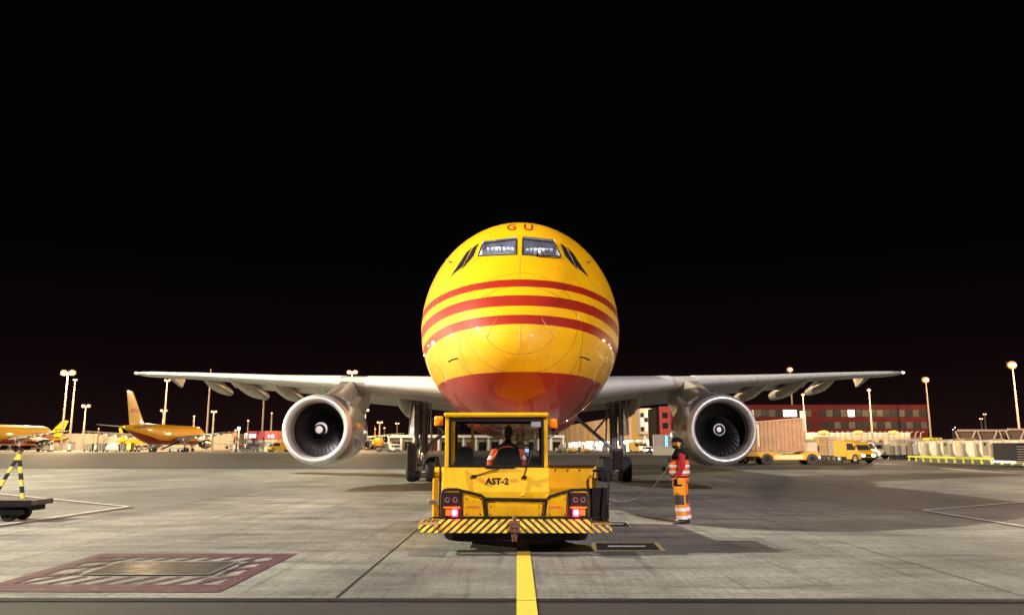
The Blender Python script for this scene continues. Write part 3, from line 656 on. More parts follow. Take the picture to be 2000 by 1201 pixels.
    sb.tube([(0, ngy-.05, 1.3), (0, ngy+1.3, 2.3)], .06, 8); sb.tube([(-.12, ngy-.1, .5), (-.12, ngy-.38, .85), (-.1, ngy-.08, 1.25)], .03, 6); sb.tube([(.12, ngy-.1, .5), (.12, ngy-.38, .85), (.1, ngy-.08, 1.25)], .03, 6)
    ns = sb.build('nose_gear_strut', m_chrome, root, smooth=45)
    for dx in (-.05, .05): pass
    for s in (-1, 1):
        MB().lathe([(0, .09), (.06, .10), (.08, .02)], Matrix.Translation((s*.16, ngy-.2, 1.75)), 16).build('taxi_light', m_chrome, ns, smooth=40)
        MB().hexa([(s*.42, ngy-.9, 1.45), (s*.45, ngy-.9, 1.45), (s*.45, ngy+.9, 1.45), (s*.42, ngy+.9, 1.45)], [(s*.36, ngy-1, 2.2), (s*.39, ngy-1, 2.2), (s*.39, ngy+1, 2.2), (s*.36, ngy+1, 2.2)]).build('nose_gear_door', m_cowl, root)
        Mw = Matrix.Translation((s*.24, ngy, .45)) @ Matrix.Rotation(math.pi/2, 4, 'Z')
        wl = MB().lathe([(-.12, .22), (-.14, .3), (-.14, .38), (-.10, .44), (0, .452), (.10, .44), (.14, .38), (.14, .3), (.12, .22)], Mw, 28).build('nose_wheel', m_rub, root, smooth=40)
        MB().lathe([(-.11, .22), (-.06, .15), (-.08, .02), (.08, .02), (.06, .15), (.11, .22)], Mw, 20).build('rim', m_steel, wl, smooth=40)
    return root
m_liv2 = mat('fin_yellow', (.72, .42, .003), .36, coat=.9, noise=.08, nscale=1)
plane = make_freighter()
# ------------------------------------------------------------------ pushback tug (local: rear face at y=0, +Y towards the airplane)
TX, TY = -.03, 13.0
def T(px, py, y=0.0):
    p = P(px, py, TY+y); return Vector((p.x-TX, y, p.z))
def make_tug():
    root = thing('pushback_tug', 'yellow pushback tug marked AST-2 with striped bumper and lit red tail lights', 'tug', (TX, TY, 0))
    # chassis and rear panel
    b = MB()
    prof = [(0.0, .56), (0.0, .97), (.10, 1.33), (.10, 1.345), (1.55, 1.345), (1.55, .40), (.4, .40), (.25, .56)]
    b.prism([(-1.17, y, z) for y, z in prof], (1.72, 0, 0)); rear = b.build('rear_body', m_tug, root, bevel=.025)
    MB().box(.552, 1.16, .02, 1.3, .40, .96).build('rear_body', m_tug, root, bevel=.02)
    # slanting seams / folded brackets on the rear panel
    for pts in ((T(905, 916, .095), T(912, 960, .01)), (T(1030, 930, .07), T(1022, 968, .01))):
        q = MB(); a, c = pts; q.hexa([a+Vector((-.02, -.03, 0)), a+Vector((.03, -.03, 0)), a+Vector((.03, .02, 0)), a+Vector((-.02, .02, 0))], [c+Vector((-.03, -.035, 0)), c+Vector((.03, -.035, 0)), c+Vector((.03, .02, 0)), c+Vector((-.03, .02, 0))]); q.build('body_rib', m_tug, rear, bevel=.008)
    # cover panels low on the rear
    for (a, c, zt) in (((905, 1010), (945, 966), .97), ((953, 1010), (1059, 981), .86), ((1067, 1010), (1109, 966), .97)):
        p, q = T(*a, -.02), T(*c, -.02)
        MB().box(p.x, q.x, -.025, .01, p.z+.02, q.z).build('cover_panel', m_tug, root, bevel=.008)
        bl = MB()
        for X in (p.x+.05, q.x-.05):
            for Z in (p.z+.05, q.z-.06): bl.sphere((X, -.028, Z), .011, 8, 5)
        bl.build('panel_bolt', m_dark, root)
    # main hull ahead of the cab
    MB().prism([(x_, y_, z_) for x_, y_, z_ in ((-1.40, .75, .38), (-1.40, .75, 1.28), (-1.40, 1.1, 1.33), (-1.40, 4.7, 1.22), (-1.40, 4.9, .95), (-1.40, 4.9, .38))], (.28, 0, 0)).build('side_body', m_tug, root, bevel=.03)
    MB().prism([(x_, y_, z_) for x_, y_, z_ in ((.56, 1.3, .38), (.56, 1.3, 1.345), (.56, 4.6, 1.24), (.56, 4.9, .95), (.56, 4.9, .38))], (.86, 0, 0)).build('engine_hood', m_tug, root, bevel=.03)
    MB().box(-1.11, .555, 1.56, 4.85, .38, 1.18).build('hull', m_tug, root, bevel=.03)
    hb = MB()
    for px in (1085, 1109, 1132): hb.sphere((T(px, 917, 1.29).x, 1.285, 1.27), .016, 8, 5)
    hb.build('hood_bolt', m_dark, root)
    MB().box(.56, 1.40, 1.24, 1.298, 1.335, 1.352).build('hood_edge', m_dark, root)
    MB().box(-.6, .4, 1.6, 1.9, 1.19, 1.30).build('cowl', m_dark, root, bevel=.02)
    # black right-hand recess with step and handrail
    MB().box(1.19, 1.52, .30, .36, .52, 1.02).build('side_recess_panel', m_dark, root, bevel=.01)
    MB().tube([(1.46, .05, .56), (1.50, .1, 1.08), (1.50, .12, 1.30), (1.25, .14, 1.30)], .018, 8).build('handrail', m_black, root, smooth=40)
    MB().tube([(-1.22, .2, .56), (-1.22, .2, 1.36), (-1.22, .5, 1.36)], .018, 8).build('handrail', m_black, root, smooth=40)
    MB().box(1.21, 1.25, .30, .34, .55, 1.30).build('post', m_yel, root)
    # bumper: sloped striped plate with returned corners
    A, B_ = T(820, 1040, -.20), T(1192, 1040, -.20); C_, D_ = T(862, 1013, -.10), T(1152, 1013, -.10)
    bm_ = bpy.data.materials.new('hazard_stripes'); bm_.use_nodes = True; n = bm_.node_tree; bs = n.nodes['Principled BSDF']
    s = nd(n, 'ShaderNodeSeparateXYZ'); n.links.new(nd(n, 'ShaderNodeTexCoord').outputs['Object'], s.inputs[0])
    ax = mathn(n, 'ABSOLUTE', mathn(n, 'ADD', s.outputs['X'], .02)); ph = mathn(n, 'FRACT', mathn(n, 'MULTIPLY', mathn(n, 'ADD', ax, mathn(n, 'MULTIPLY', s.outputs['Z'], 1.15)), 8.4))
    k = mathn(n, 'GREATER_THAN', ph, .45); nz = noisen(n, nd(n, 'ShaderNodeTexCoord').outputs['Object'], 9, 6, .7)
    yc = rampn(n, nz, [(.36, (.30, .17, .015)), (.48, (.56, .33, .012)), (.64, (.70, .46, .06))])
    n.links.new(mixc(n, k, (.012, .012, .012), yc), bs.inputs['Base Color']); bs.inputs['Roughness'].default_value = .38
    L, Rr = -1.51, 1.53; zb, zt = A.z, C_.z
    pl = MB(); pl.hexa([(L+.06, -.20, zb), (Rr-.06, -.20, zb), (Rr-.06, -.14, zb), (L+.06, -.14, zb)], [(-1.19, -.09, zt), (1.19, -.09, zt), (1.19, -.03, zt), (-1.19, -.03, zt)])
    pl = MB(); xs = [-1.19, 1.19]
    pl.prism([(-1.20, -.20, zb), (-1.20, -.085, zt), (-1.20, .10, zt), (-1.20, .10, zb)], (2.40, 0, 0)); bump = pl.build('bumper', bm_, root, bevel=.012)
    for sx in (-1, 1):
        x0, x1 = sx*1.203, sx*1.52
        MB().hexa([(x0, -.20, zb), (x1, -.10, zb), (x1, .55, zb), (x0, .55, zb)] if sx > 0 else [(x1, -.10, zb), (x0, -.20, zb), (x0, .55, zb), (x1, .55, zb)],
                  [(x0, -.17, zb+.115), (x1, -.07, zb+.115), (x1, .55, zb+.115), (x0, .55, zb+.115)] if sx > 0 else [(x1, -.07, zb+.115), (x0, -.17, zb+.115), (x0, .55, zb+.115), (x1, .55, zb+.115)]).build('bumper_corner', bm_, root, bevel=.008)
        st = MB(); st.hexa(*[[(a, b_, z) for a, b_ in ((min(x0, x1), -.155 if sx > 0 else -.06), (max(x0, x1), -.06 if sx > 0 else -.155), (max(x0, x1), .56), (min(x0, x1), .56))] for z in (zb+.118, zb+.145)])
        stp = st.build('step_plate', mat('worn_step', (.45, .27, .09), .5, metal=.3, noise=.5, nscale=14), root)
        sl = MB()
        for i in range(4):
            for j in range(3): sl.box(min(x0, x1)+.04+i*.07, min(x0, x1)+.085+i*.07, .0+j*.18, .11+j*.18, zb+.146, zb+.149)
        sl.build('step_slot', m_black, stp)
    # hitch
    h = MB(); hx = T(1005, 1030, -.25).x; m_rust = mat('rusty_hitch', (.16, .075, .045), .55, metal=.5, noise=.5, nscale=18)
    h.box(hx-.075, hx+.075, -.30, -.19, zt-.12, zt-.02); h.box(hx-.065, hx+.065, -.30, -.19, zb+.02, zb+.07); h.box(hx-.08, hx+.08, -.21, -.185, zb+.0, zt-.01)
    h.tube([(hx, -.25, zb-.10), (hx, -.25, zt+.03)], .028, 10); h.sphere((hx, -.25, zt+.035), .038, 8, 6); h.tube([(hx-.04, -.27, zb-.01), (hx-.03, -.27, zb-.12), (hx+.03, -.27, zb-.12), (hx+.04, -.27, zb-.01)], .011, 6)
    h.build('tow_hitch', m_rust, root, bevel=.006)
    # black guard tube
    def tp(pts, y=-.07): return [T(a, c, y) for a, c in pts]
    for pts in (((863, 1012), (863, 966), (866, 957), (873, 955), (893, 955), (941, 967), (946, 972), (953, 1012)), ((1152, 1012), (1152, 966), (1149, 957), (1142, 955), (1118, 956), (1074, 968), (1068, 974), (1061, 1012))):
        MB().tube(tp(pts), .024, 10).build('guard_rail', m_black, root, smooth=50)
    MB().tube(tp(((946, 974), (1067, 976))), .030, 10).build('cross_rail', m_black, root, smooth=50)
    for pts in (((901, 957), (902, 1012)), ((1111, 957), (1110, 1012))): MB().tube(tp(pts), .020, 8).build('guard_upright', m_black, root, smooth=50)
    MB().box(T(862, 0).x, T(1152, 0).x, -.085, -.045, .565, .59).build('lower_rail', m_black, root)
    # lamp clusters
    m_redl = mat('tail_light_red', (.8, .02, .04), .3, emit=(1.0, .03, .09), es=5.0); m_hot = mat('tail_light_core', (1, .6, .6), .3, emit=(1.0, .55, .60), es=9.0)
    m_amb = mat('amber_lens', (.75, .20, .01), .25, coat=.6, emit=(1, .28, .02), es=.12); m_lens = mat('reflector_lens', (.45, .38, .36), .18, metal=.6, noise=.4, nscale=40)
    m_hous = mat('lamp_housing', (.03, .010, .010), .45, noise=.2, spec=.2)
    for s in (0, 1):
        fx = (lambda px: px) if s == 0 else (lambda px: 2013-px)
        a, c = T(fx(866), 1010, -.03), T(fx(900), 961, -.03); x0, x1 = min(a.x, c.x), max(a.x, c.x)
        hs = MB().box(x0, x1, -.055, .01, a.z, c.z).build('lamp_housing', m_hous, root, bevel=.01)
        MB().box(x0, x1, -.062, -.056, T(0, 989).z-.012, T(0, 989).z+.012).build('housing_divider', m_tug, hs)
        for px in (874, 889):
            p = T(fx(px), 975, -.058)
            lm = MB().lathe([(0, .044), (-.012, .042), (-.012, .036), (.0, .030), (.012, .004)], Matrix.Translation(p), 20); lm.build('reversing_lamp', m_lens, hs, smooth=40)
        p = T(fx(875), 1000, -.058); MB().box(p.x-.043, p.x+.043, -.078, -.056, p.z-.05, p.z+.05).build('indicator_lamp', m_amb, hs, bevel=.016)
        p = T(fx(888), 1000, -.058); MB().box(p.x-.052, p.x+.052, -.080, -.056, p.z-.062, p.z+.062).build('tail_lamp', m_redl, hs, bevel=.02)
        MB().sphere((p.x, -.082, p.z), .036, 12, 8, (1, .3, 1.15)).build('lamp_core', m_hot, hs, smooth=60)
        l = bpy.data.lights.new('tail_glow', 'POINT'); l.energy = 3.0; l.color = (1, .04, .10); l.shadow_soft_size = .03
        lo = bpy.data.objects.new('tail_glow', l); col.objects.link(lo); lo.parent = root; lo.location = (p.x, -.13, p.z)
    # lettering
    c = T(970.5, 939, .0)
    def slope(z): return .10*(z-.97)/.36 if z > .97 else 0
    vs, fs = text_geo('AST-2', .20, offset=.008, space=1.06); xs = [v[0] for v in vs]; ys = [v[1] for v in vs]; mx, my = (min(xs)+max(xs))/2, (min(ys)+max(ys))/2; k = .375/(max(xs)-min(xs))
    MB().add([Vector((c.x+(v[0]-mx)*k, slope(c.z+(v[1]-my)*k)-.004, c.z+(v[1]-my)*k)) for v in vs], fs).build('fleet_number', m_ink, root, recalc=False)
    for cx in (923.5, 1086):
        c = T(cx, 989.5, -.03)
        vs, fs = text_geo('DHL', .10, offset=.006, shear=.35, sx=1.9); xs = [v[0] for v in vs]; ys = [v[1] for v in vs]; mx, my = (min(xs)+max(xs))/2, (min(ys)+max(ys))/2; k = .17/(max(xs)-min(xs))
        q = MB().add([Vector((c.x+(v[0]-mx)*k, -.029, c.z+(v[1]-my)*k)) for v in vs], fs)
        for dz in (-.018, -.008, .002): q.quad((c.x-.115, -.029, c.z+dz), (c.x-.085, -.029, c.z+dz), (c.x-.085, -.029, c.z+dz+.004), (c.x-.115, -.029, c.z+dz+.004)); q.quad((c.x+.085, -.029, c.z+dz), (c.x+.115, -.029, c.z+dz), (c.x+.115, -.029, c.z+dz+.004), (c.x+.085, -.029, c.z+dz+.004))
        q.build('logo_lettering', mat('logo_orange_red', (.60, .07, .01), .5), root, recalc=False)
    # service labels at the left
    for z0, z1 in ((.985, 1.10), (.86, .975)): MB().box(-1.40+.10, -1.20, .745, .748, z0, z1).build('paper_notice', m_white, root)
    # ---- cab
    yb, yf = .10, 1.55; xl, xr = T(869, 860, .1).x, T(1070, 860, .1).x; zs, zr = 1.345, 2.15
    pw = .065
    for x in (xl, xr-pw):
        MB().hexa([(x, yb, zs), (x+pw, yb, zs), (x+pw, yb+.09, zs), (x, yb+.09, zs)], [(x, yb+.03, zr), (x+pw, yb+.03, zr), (x+pw, yb+.12, zr), (x, yb+.12, zr)]).build('cab_post', m_tug, root, bevel=.012)
        MB().hexa([(x, yf-.08, zs), (x+pw, yf-.08, zs), (x+pw, yf, zs), (x, yf, zs)], [(x, yf-.13, zr), (x+pw, yf-.13, zr), (x+pw, yf-.05, zr), (x, yf-.05, zr)]).build('cab_post', m_tug, root, bevel=.012)
    rf = MB(); rf.box(xl-.02, xr+.02, yb-.06, yf+.05, zr+.002, zr+.075); rf.build('cab_roof', m_tug, root, bevel=.03, seg=3)
    for x in (xl-.002, xr-.038): MB().box(x, x+.04, yb+.13, yf-.13, zs, zs+.06).build('cab_sill', m_tug, root)
    # window rubber frames (rear and front) and panes
    x0, x1 = xl+pw+.002, xr-pw-.002
    def ring(y, w_=.035, d=.03, zb_=zs+.004, zt_=zr-.004):
        m = MB(); m.box(x0, x1, y, y+d, zb_, zb_+w_); m.box(x0, x1, y, y+d, zt_-w_-.03, zt_); m.box(x0, x0+w_, y, y+d, zb_+w_, zt_-w_-.03); m.box(x1-w_, x1, y, y+d, zb_+w_, zt_-w_-.03); return m
    rg = ring(yb+.005).build('rear_window_frame', m_black, root); MB().box(x0+.03, x1-.03, yb+.015, yb+.021, zs+.035, zr-.06).build('rear_window', m_clear, rg)
    rg2 = ring(yf-.06).build('front_window_frame', m_black, root); MB().box(x0+.03, x1-.03, yf-.045, yf-.039, zs+.035, zr-.06).build('front_window', m_clear, rg2)
    MB().box(x0+.28, x0+.33, yf-.062, yf-.035, zs+.03, zr-.06).build('front_pillar', mat('inner_pillar', (.42, .25, .01), .5), rg2)
    MB().box(x0+.95, x0+.99, yf-.062, yf-.035, zs+.03, zr-.06).build('front_pillar', MATS['inner_pillar'], rg2)
    for x in (xl+.02, xr-.03): MB().box(x, x+.006, yb+.13, yf-.14, zs+.06, zr-.01).build('side_window', m_clear, root)
    MB().box(x1-.20, x1-.045, yb+.008, yb+.014, zr-.155, zr-.045).build('sticker', mat('sticker_grey', (.30, .29, .29), .6), root)
    MB().box(xl+.08, xr-.08, yb+.15, yf-.1, 1.0, 1.02).build('cab_floor', m_dark, root)
    # wipers
    for pts in (((924, 929), (940, 925), (958, 919), (975, 915)), ((1023, 931), (1030, 910), (1040, 880), (1050, 848), (1053, 842))):
        q = [T(a, c, -.0+ (.06 if c > 900 else .085)) for a, c in pts]; MB().tube([p+Vector((0, -.035, 0)) for p in q], .011, 6).build('window_wiper', m_black, root)
    for px, py in ((925, 929), (1023, 931)): p = T(px, py, .05); MB().box(p.x-.03, p.x+.05, .0, .06, p.z-.022, p.z+.022).build('wiper_motor', m_dark, root, bevel=.008)
    p = T(970, 913, 0); MB().box(p.x-.18, p.x+.30, .075, .10, zs-.01, zs+.012).build('wiper_spindle_bar', m_dark, root)
    # seats
    for (px0, px1, top, nm) in ((886, 927, 871, 'seat'), (966, 1020, 872, 'seat')):
        a, c = T(px0, 912, .42), T(px1, top, .42)
        q = MB(); n_ = 9; zt_ = c.z; w0 = (c.x-a.x)
        outl = []
        for i in range(n_): 
            t = i/(n_-1); ang = math.pi*t; outl.append((a.x+w0/2-math.cos(ang)*w0*.40, zt_-.07+math.sin(ang)*.07))
        pts = [(a.x, .42, 1.15)]+[(x, .42, z) for x, z in outl]+[(c.x, .42, 1.15)]
        q.prism(pts, (0, .11, 0)); q.box(a.x+.02, c.x-.02, .50, .98, 1.08, 1.20)
        q.build('seat', mat('seat_fabric', (.009, .007, .007), .85, noise=.3, nscale=20, spec=.1), root, bevel=.02)
    # dash, steering wheel, screen
    MB().prism([(x0, 1.18, 1.02), (x0, 1.15, 1.42), (x0, 1.45, 1.50), (x0, 1.45, 1.02)], (x1-x0, 0, 0)).build('dashboard', m_dark, root, bevel=.02)
    sw = MB(); sw.tube([(-.115+.19*math.cos(a), 1.02-.06*math.sin(a), 1.42+.17*math.sin(a)) for a in [2*math.pi*i/20 for i in range(21)]], .014, 6, cap=False); sw.tube([(-.30, 1.02, 1.42), (.07, 1.02, 1.42)], .01, 6); sw.tube([(-.115, 1.03, 1.42), (-.115, 1.2, 1.2)], .02, 6)
    sw.build('steering_wheel', m_black, root)
    p = T(1029, 882, 1.0); MB().box(p.x-.05, p.x+.05, .98, 1.02, p.z-.085, p.z+.075).build('display_housing', m_black, root, bevel=.008)
    MB().box(p.x-.035, p.x+.035, .974, .979, p.z-.005, p.z+.058).build('display', mat('display_glow', (.4, .7, .9), .4, emit=(.35, .65, 1.0), es=1.4), root)
    MB().box(p.x-.035, p.x+.035, .974, .979, p.z-.065, p.z-.02).build('keypad', mat('keypad_glow', (.3, .4, .5), .4, emit=(.4, .5, .8), es=.35), root)
    # beacons
    for px0, px1, py0, py1 in ((848, 866, 812, 830), (1072, 1089, 817, 835)):
        a, c = T(px0, py1, .35), T(px1, py0, .35); cx, r = (a.x+c.x)/2, (c.x-a.x)/2
        bc = MB().lathe([(0, r*.95), (.02, r), (.03, r*1.05), (.045, r*1.05)], Matrix.Translation((cx, .35, a.z)) @ Matrix.Rotation(math.pi/2, 4, 'X'), 20, cap=True).build('beacon_base', mat('beacon_orange', (.80, .22, .01), .3, coat=.4), root, smooth=40)
        MB().lathe([(.047, r*.96), (.09, r*.97), (.095, r*.90), (.10, r*.97), (c.z-a.z-.02, r*.96), (c.z-a.z, r*.80)], Matrix.Translation((cx, .35, a.z)) @ Matrix.Rotation(math.pi/2, 4, 'X'), 24, cap=True).build('beacon_lens', mat('beacon_lens', (.85, .20, .005), .15, coat=.8, emit=(1, .22, .01), es=.25), bc, smooth=40)
        MB().tube([(cx, .35, a.z-.01), (cx, .35, a.z-.13), ((xl if px0 < 900 else xr), .35, a.z-.16)], .012, 6).build('beacon_bracket', m_black, root)
        MB().lathe([(-.05, .03), (0, .045), (.0, .0)], Matrix.Translation((cx, .35, a.z)) @ Matrix.Rotation(math.pi/2, 4, 'X'), 12).build('beacon_neck', m_black, bc)
    # mirrors
    for s, (q0, q1, q2, q3), arm in ((-1, (794, 815, 864, 920), (((859, 930), (826, 930), (806, 926), (803, 918)), ((853, 924), (800, 924)))), (1, (1196, 1217, 875, 917), (((1160, 920), (1185, 920), (1206, 932)), ((1157, 934), (1210, 935), (1212, 925), (1206, 918)), ((1160, 920), (1158, 934))))):
        a, c = T(q0, q3, .45), T(q1, q2, .45)
        MB().box(a.x, c.x, .42, .50, a.z, c.z).build('wing_mirror', mat('mirror_shell', (.012, .007, .005), .35, spec=.25), root, bevel=.03, seg=3)
        am = MB()
        for pts in arm: am.tube([T(u, v, .45) for u, v in pts], .011, 6)
        am.build('mirror_arm', m_black, root, smooth=40)
    MB().box(T(853, 0, .5).x, T(863, 0, .5).x, .4, .6, 1.16, 1.42).build('mirror_bracket', m_dark, root, bevel=.01)
    MB().box(T(1152, 0, .4).x, T(1162, 0, .4).x, .35, .5, 1.12, 1.34).build('mirror_bracket', m_dark, root, bevel=.01)
    a = T(846, 1003, .5); MB().box(-1.46, -1.28, .60, .74, .73, .80).build('side_latch', m_steel, root, bevel=.01)
    # wheels
    for x in (-1.12, 1.14):
        for y in (2.1, 4.0):
            Mw = Matrix.Translation((x, y, .48)) @ Matrix.Rotation(math.pi/2, 4, 'Z')
            wl = MB().lathe([(-.16, .26), (-.18, .36), (-.16, .45), (-.10, .478), (.10, .478), (.16, .45), (.18, .36), (.16, .26)], Mw, 32).build('wheel', m_rub, root, smooth=35)
            MB().lathe([(-.15, .26), (-.09, .18), (-.12, .02), (.12, .02), (.09, .18), (.15, .26)], Mw, 20).build('rim', m_tug, wl, smooth=40)
    MB().box(-1.0, 1.0, .1, 4.8, .22, .39).build('chassis', m_dark, root)
    return root
tug = make_tug()
# tow bar between the tug and the nose gear
tb = thing('tow_bar', 'yellow tow bar on small wheels between the tug and the nose gear', 'tow bar', (.08, 17.9, 0))
MB().tube([(-.05, .05, .45), (0, 1.2, .42), (0, 4.05, .45)], .06, 10).build('bar', m_tug, tb, smooth=40)
MB().tube([(-.28, 4.1, .45), (.28, 4.1, .45)], .05, 8).build('head', m_dark, tb, smooth=40)
for x in (-.22, .22): MB().lathe([(-.05, .06), (-.06, .14), (.06, .14), (.05, .06)], Matrix.Translation((x, 1.6, .14)) @ Matrix.Rotation(math.pi/2, 4, 'Z'), 16).build('wheel', m_rub, tb, smooth=40)
MB().tube([(-.22, 1.6, .14), (-.05, 1.6, .36), (.05, 1.6, .36), (.22, 1.6, .14)], .02, 6).build('axle', m_dark, tb)
# ------------------------------------------------------------------ people
m_skin = mat('skin', (.42, .22, .14), .5); m_hair = mat('hair', (.02, .014, .01), .6)
m_or = mat('hi_vis_orange', (.95, .17, .015), .65, noise=.22, nscale=7, bump=.5, bscale=9); m_or2 = mat('hi_vis_amber', (.95, .33, .012), .65, noise=.2, nscale=7, bump=.5, bscale=9)
m_refl = mat('reflective_tape', (.80, .80, .82), .35, noise=.1); m_redf = mat('red_jumper', (.48, .012, .018), .8, noise=.3, nscale=8, bump=.4, bscale=12)
m_blkf = mat('black_fabric', (.010, .009, .010), .9, spec=.15, noise=.3, nscale=10, bump=.3, bscale=14); m_boot = mat('boot_leather', (.03, .018, .014), .45, noise=.3)
def skin(name, joints, edges, m, parent, sub=2, rootj=None):
    names = list(joints); me = bpy.data.meshes.new(name); me.from_pydata([joints[k][:3] for k in names], [(names.index(a), names.index(b)) for a, b in edges], [])
    me.materials.append(m); o = bpy.data.objects.new(name, me); col.objects.link(o); o.parent = parent
    md = o.modifiers.new('skin', 'SKIN'); md.use_smooth_shade = True
    for i, k in enumerate(names):
        r = joints[k][3]; v = me.skin_vertices[0].data[i]; v.radius = r if isinstance(r, tuple) else (r, r); v.use_root = (k == (rootj or names[0]))
    s = o.modifiers.new('sub', 'SUBSURF'); s.levels = sub; s.render_levels = sub
    return o
def ell(c, rx, ry, n=20, tilt=0.0): return [Vector((c[0]+rx*math.cos(2*math.pi*k/n), c[1]+ry*math.sin(2*math.pi*k/n), c[2]+tilt*rx*math.cos(2*math.pi*k/n))) for k in range(n)]
def cloth(name, rings, m, parent, cap=True, sub=1, rough=.008, seed=1):
    rnd = random.Random(seed); mb = MB(); rr = []
    for q in rings:
        c = sum(q, Vector())/len(q); rr.append([p+(p-c).normalized()*rnd.uniform(-rough, rough) for p in q])
    mb.loft(rr, cap); o = mb.build(name, m, parent, smooth=80); s = o.modifiers.new('sub', 'SUBSURF'); s.levels = sub; s.render_levels = sub; return o
def head_mesh(parent, c, face=-1, m=None, s=1.0):
    """head profile rings facing local -X"""
    rings = []
    for z, xf, xb, wy in ((-.125, -.035, .045, .045), (-.11, -.072, .055, .05), (-.085, -.088, .062, .060), (-.055, -.090, .075, .068), (-.03, -.095, .085, .072), (0, -.088, .095, .075), (.03, -.094, .100, .077), (.06, -.088, .098, .076), (.09, -.068, .085, .066), (.112, -.035, .055, .045), (.122, .0, .02, .012)):
        cx = (xf+xb)/2; rx = (xb-xf)/2
        rings.append([Vector((c[0]+s*(cx+rx*math.cos(a)), c[1]+s*wy*math.sin(a), c[2]+s*z)) for a in [2*math.pi*k/20 for k in range(20)]])
    mb = MB().loft(rings)
    mb.sphere((c[0]-.102*s, c[1], c[2]-.022*s), .017*s, 8, 6, (1.2, .8, 1.5))      # nose
    for sy in (-1, 1): mb.sphere((c[0]+.012*s, c[1]+sy*.078*s, c[2]-.012*s), .028*s, 8, 6, (.7, .35, 1.1))
    return mb
def hand(name, w, d, side, m, parent, s=1.0, curl=.5):
    """palm with four fingers and a thumb; w wrist, d direction the fingers point, side: towards thumb"""
    w = Vector(w); d = Vector(d).normalized(); t = Vector(side).normalized(); nrm = d.cross(t).normalized()
    J = {'w': (*w, .022*s), 'p': (*(w+d*.045*s), (.026*s, .017*s))}; E = [('w', 'p')]
    for i, (off, ln) in enumerate(((.032, .072), (.011, .082), (-.010, .076), (-.030, .060))):
        k0 = w+d*.085*s+t*off*s; k1 = k0+(d*math.cos(curl*.5)+nrm*math.sin(curl*.5))*ln*.5*s; k2 = k1+(d*math.cos(curl*1.6)+nrm*math.sin(curl*1.6))*ln*.5*s
        J['a%d' % i] = (*k0, .0105*s); J['b%d' % i] = (*k1, .009*s); J['c%d' % i] = (*k2, .0075*s); E += [('p', 'a%d' % i), ('a%d' % i, 'b%d' % i), ('b%d' % i, 'c%d' % i)]
    k0 = w+d*.04*s+t*.042*s; k1 = k0+(d*.7+t*.5+nrm*.4).normalized()*.045*s
    J['t0'] = (*k0, .012*s); J['t1'] = (*k1, .009*s); E += [('p', 't0'), ('t0', 't1')]
    return skin(name, J, E, m, parent, 1, 'p')
# ground crew member: standing side-on, facing the centreline (local -X)
pp = G(1331, 1022); K = 1.92/1.86
man = thing('person', 'crew member in orange hi-vis vest, trousers and yellow ear defenders standing right of the tug', 'person', (pp.x, pp.y, 0))
# body under the clothes (one continuous surface)
J = {'pel': (0, 0, 1.00, (.15, .12)), 'wst': (.0, 0, 1.14, (.13, .11)), 'chs': (0, 0, 1.38, (.15, .12)), 'nkb': (-.0, 0, 1.56, .07), 'nk': (-.02, 0, 1.63, .055), 'hd': (-.03, 0, 1.70, .06),
     'hl': (-.02, -.10, .95, .09), 'kl': (-.03, -.11, .53, .06), 'al': (.0, -.11, .12, .045), 'fl': (-.14, -.11, .06, .04),
     'hr': (.03, .10, .95, .09), 'kr': (.06, .12, .53, .06), 'ar': (.11, .12, .12, .045), 'fr': (-.02, .12, .06, .04),
     'sl': (.0, -.20, 1.50, .06), 'el': (.0, -.26, 1.20, .045), 'wl': (-.14, -.25, .96, .03), 'sr': (.0, .20, 1.50, .06), 'er': (.0, .26, 1.22, .045), 'wr': (-.20, .20, 1.10, .03)}
body = skin('body', J, [('pel', 'wst'), ('wst', 'chs'), ('chs', 'nkb'), ('nkb', 'nk'), ('nk', 'hd'), ('pel', 'hl'), ('hl', 'kl'), ('kl', 'al'), ('al', 'fl'), ('pel', 'hr'), ('hr', 'kr'), ('kr', 'ar'), ('ar', 'fr'), ('chs', 'sl'), ('sl', 'el'), ('el', 'wl'), ('chs', 'sr'), ('sr', 'er'), ('er', 'wr')], m_skin, man, 1, 'pel')
head_mesh(man, (-.04, 0, 1.745)).build('head', m_skin, man, smooth=70).modifiers.new('s', 'SUBSURF').render_levels = 1
cap_ = MB(); cap_.loft([[Vector((-.03+rx*math.cos(a)*1.08, ry*math.sin(a), 1.745+z)) for a in [2*math.pi*k/20 for k in range(20)]] for z, rx, ry in ((.028, .103, .085), (.06, .105, .086), (.095, .092, .076), (.125, .062, .05), (.138, .02, .015))])
cp = cap_.build('cap', m_blkf, man, smooth=70); cap_2 = MB(); cap_2.prism([(-.10, -.07, 1.78), (-.17, -.055, 1.768), (-.215, 0, 1.762), (-.17, .055, 1.768), (-.10, .07, 1.78)], (0, 0, .012)); cap_2.build('cap_brim', m_blkf, cp, bevel=.004)
m_ear = mat('ear_defender_yellow', (.80, .42, .03), .35)
for sy in (-1, 1):
    e_ = MB(); e_.sphere((-.028, sy*.098, 1.728), .047, 16, 10, (.85, .55, 1.25)); eo = e_.build('ear_defender', m_ear, man, smooth=70)
    MB().sphere((-.028, sy*.082, 1.728), .052, 16, 8, (.85, .30, 1.25)).build('ear_cushion', m_dark, eo, smooth=70)
MB().tube([(-.025, .112*math.cos(a), 1.755+.135*math.sin(a)) for a in [math.pi*i/14 for i in range(15)]], .008, 6).build('headband', m_dark, man)
MB().tube([(-.045, -.105, 1.705), (-.11, -.085, 1.668), (-.145, -.02, 1.665)], .006, 6).build('microphone_boom', m_black, man)
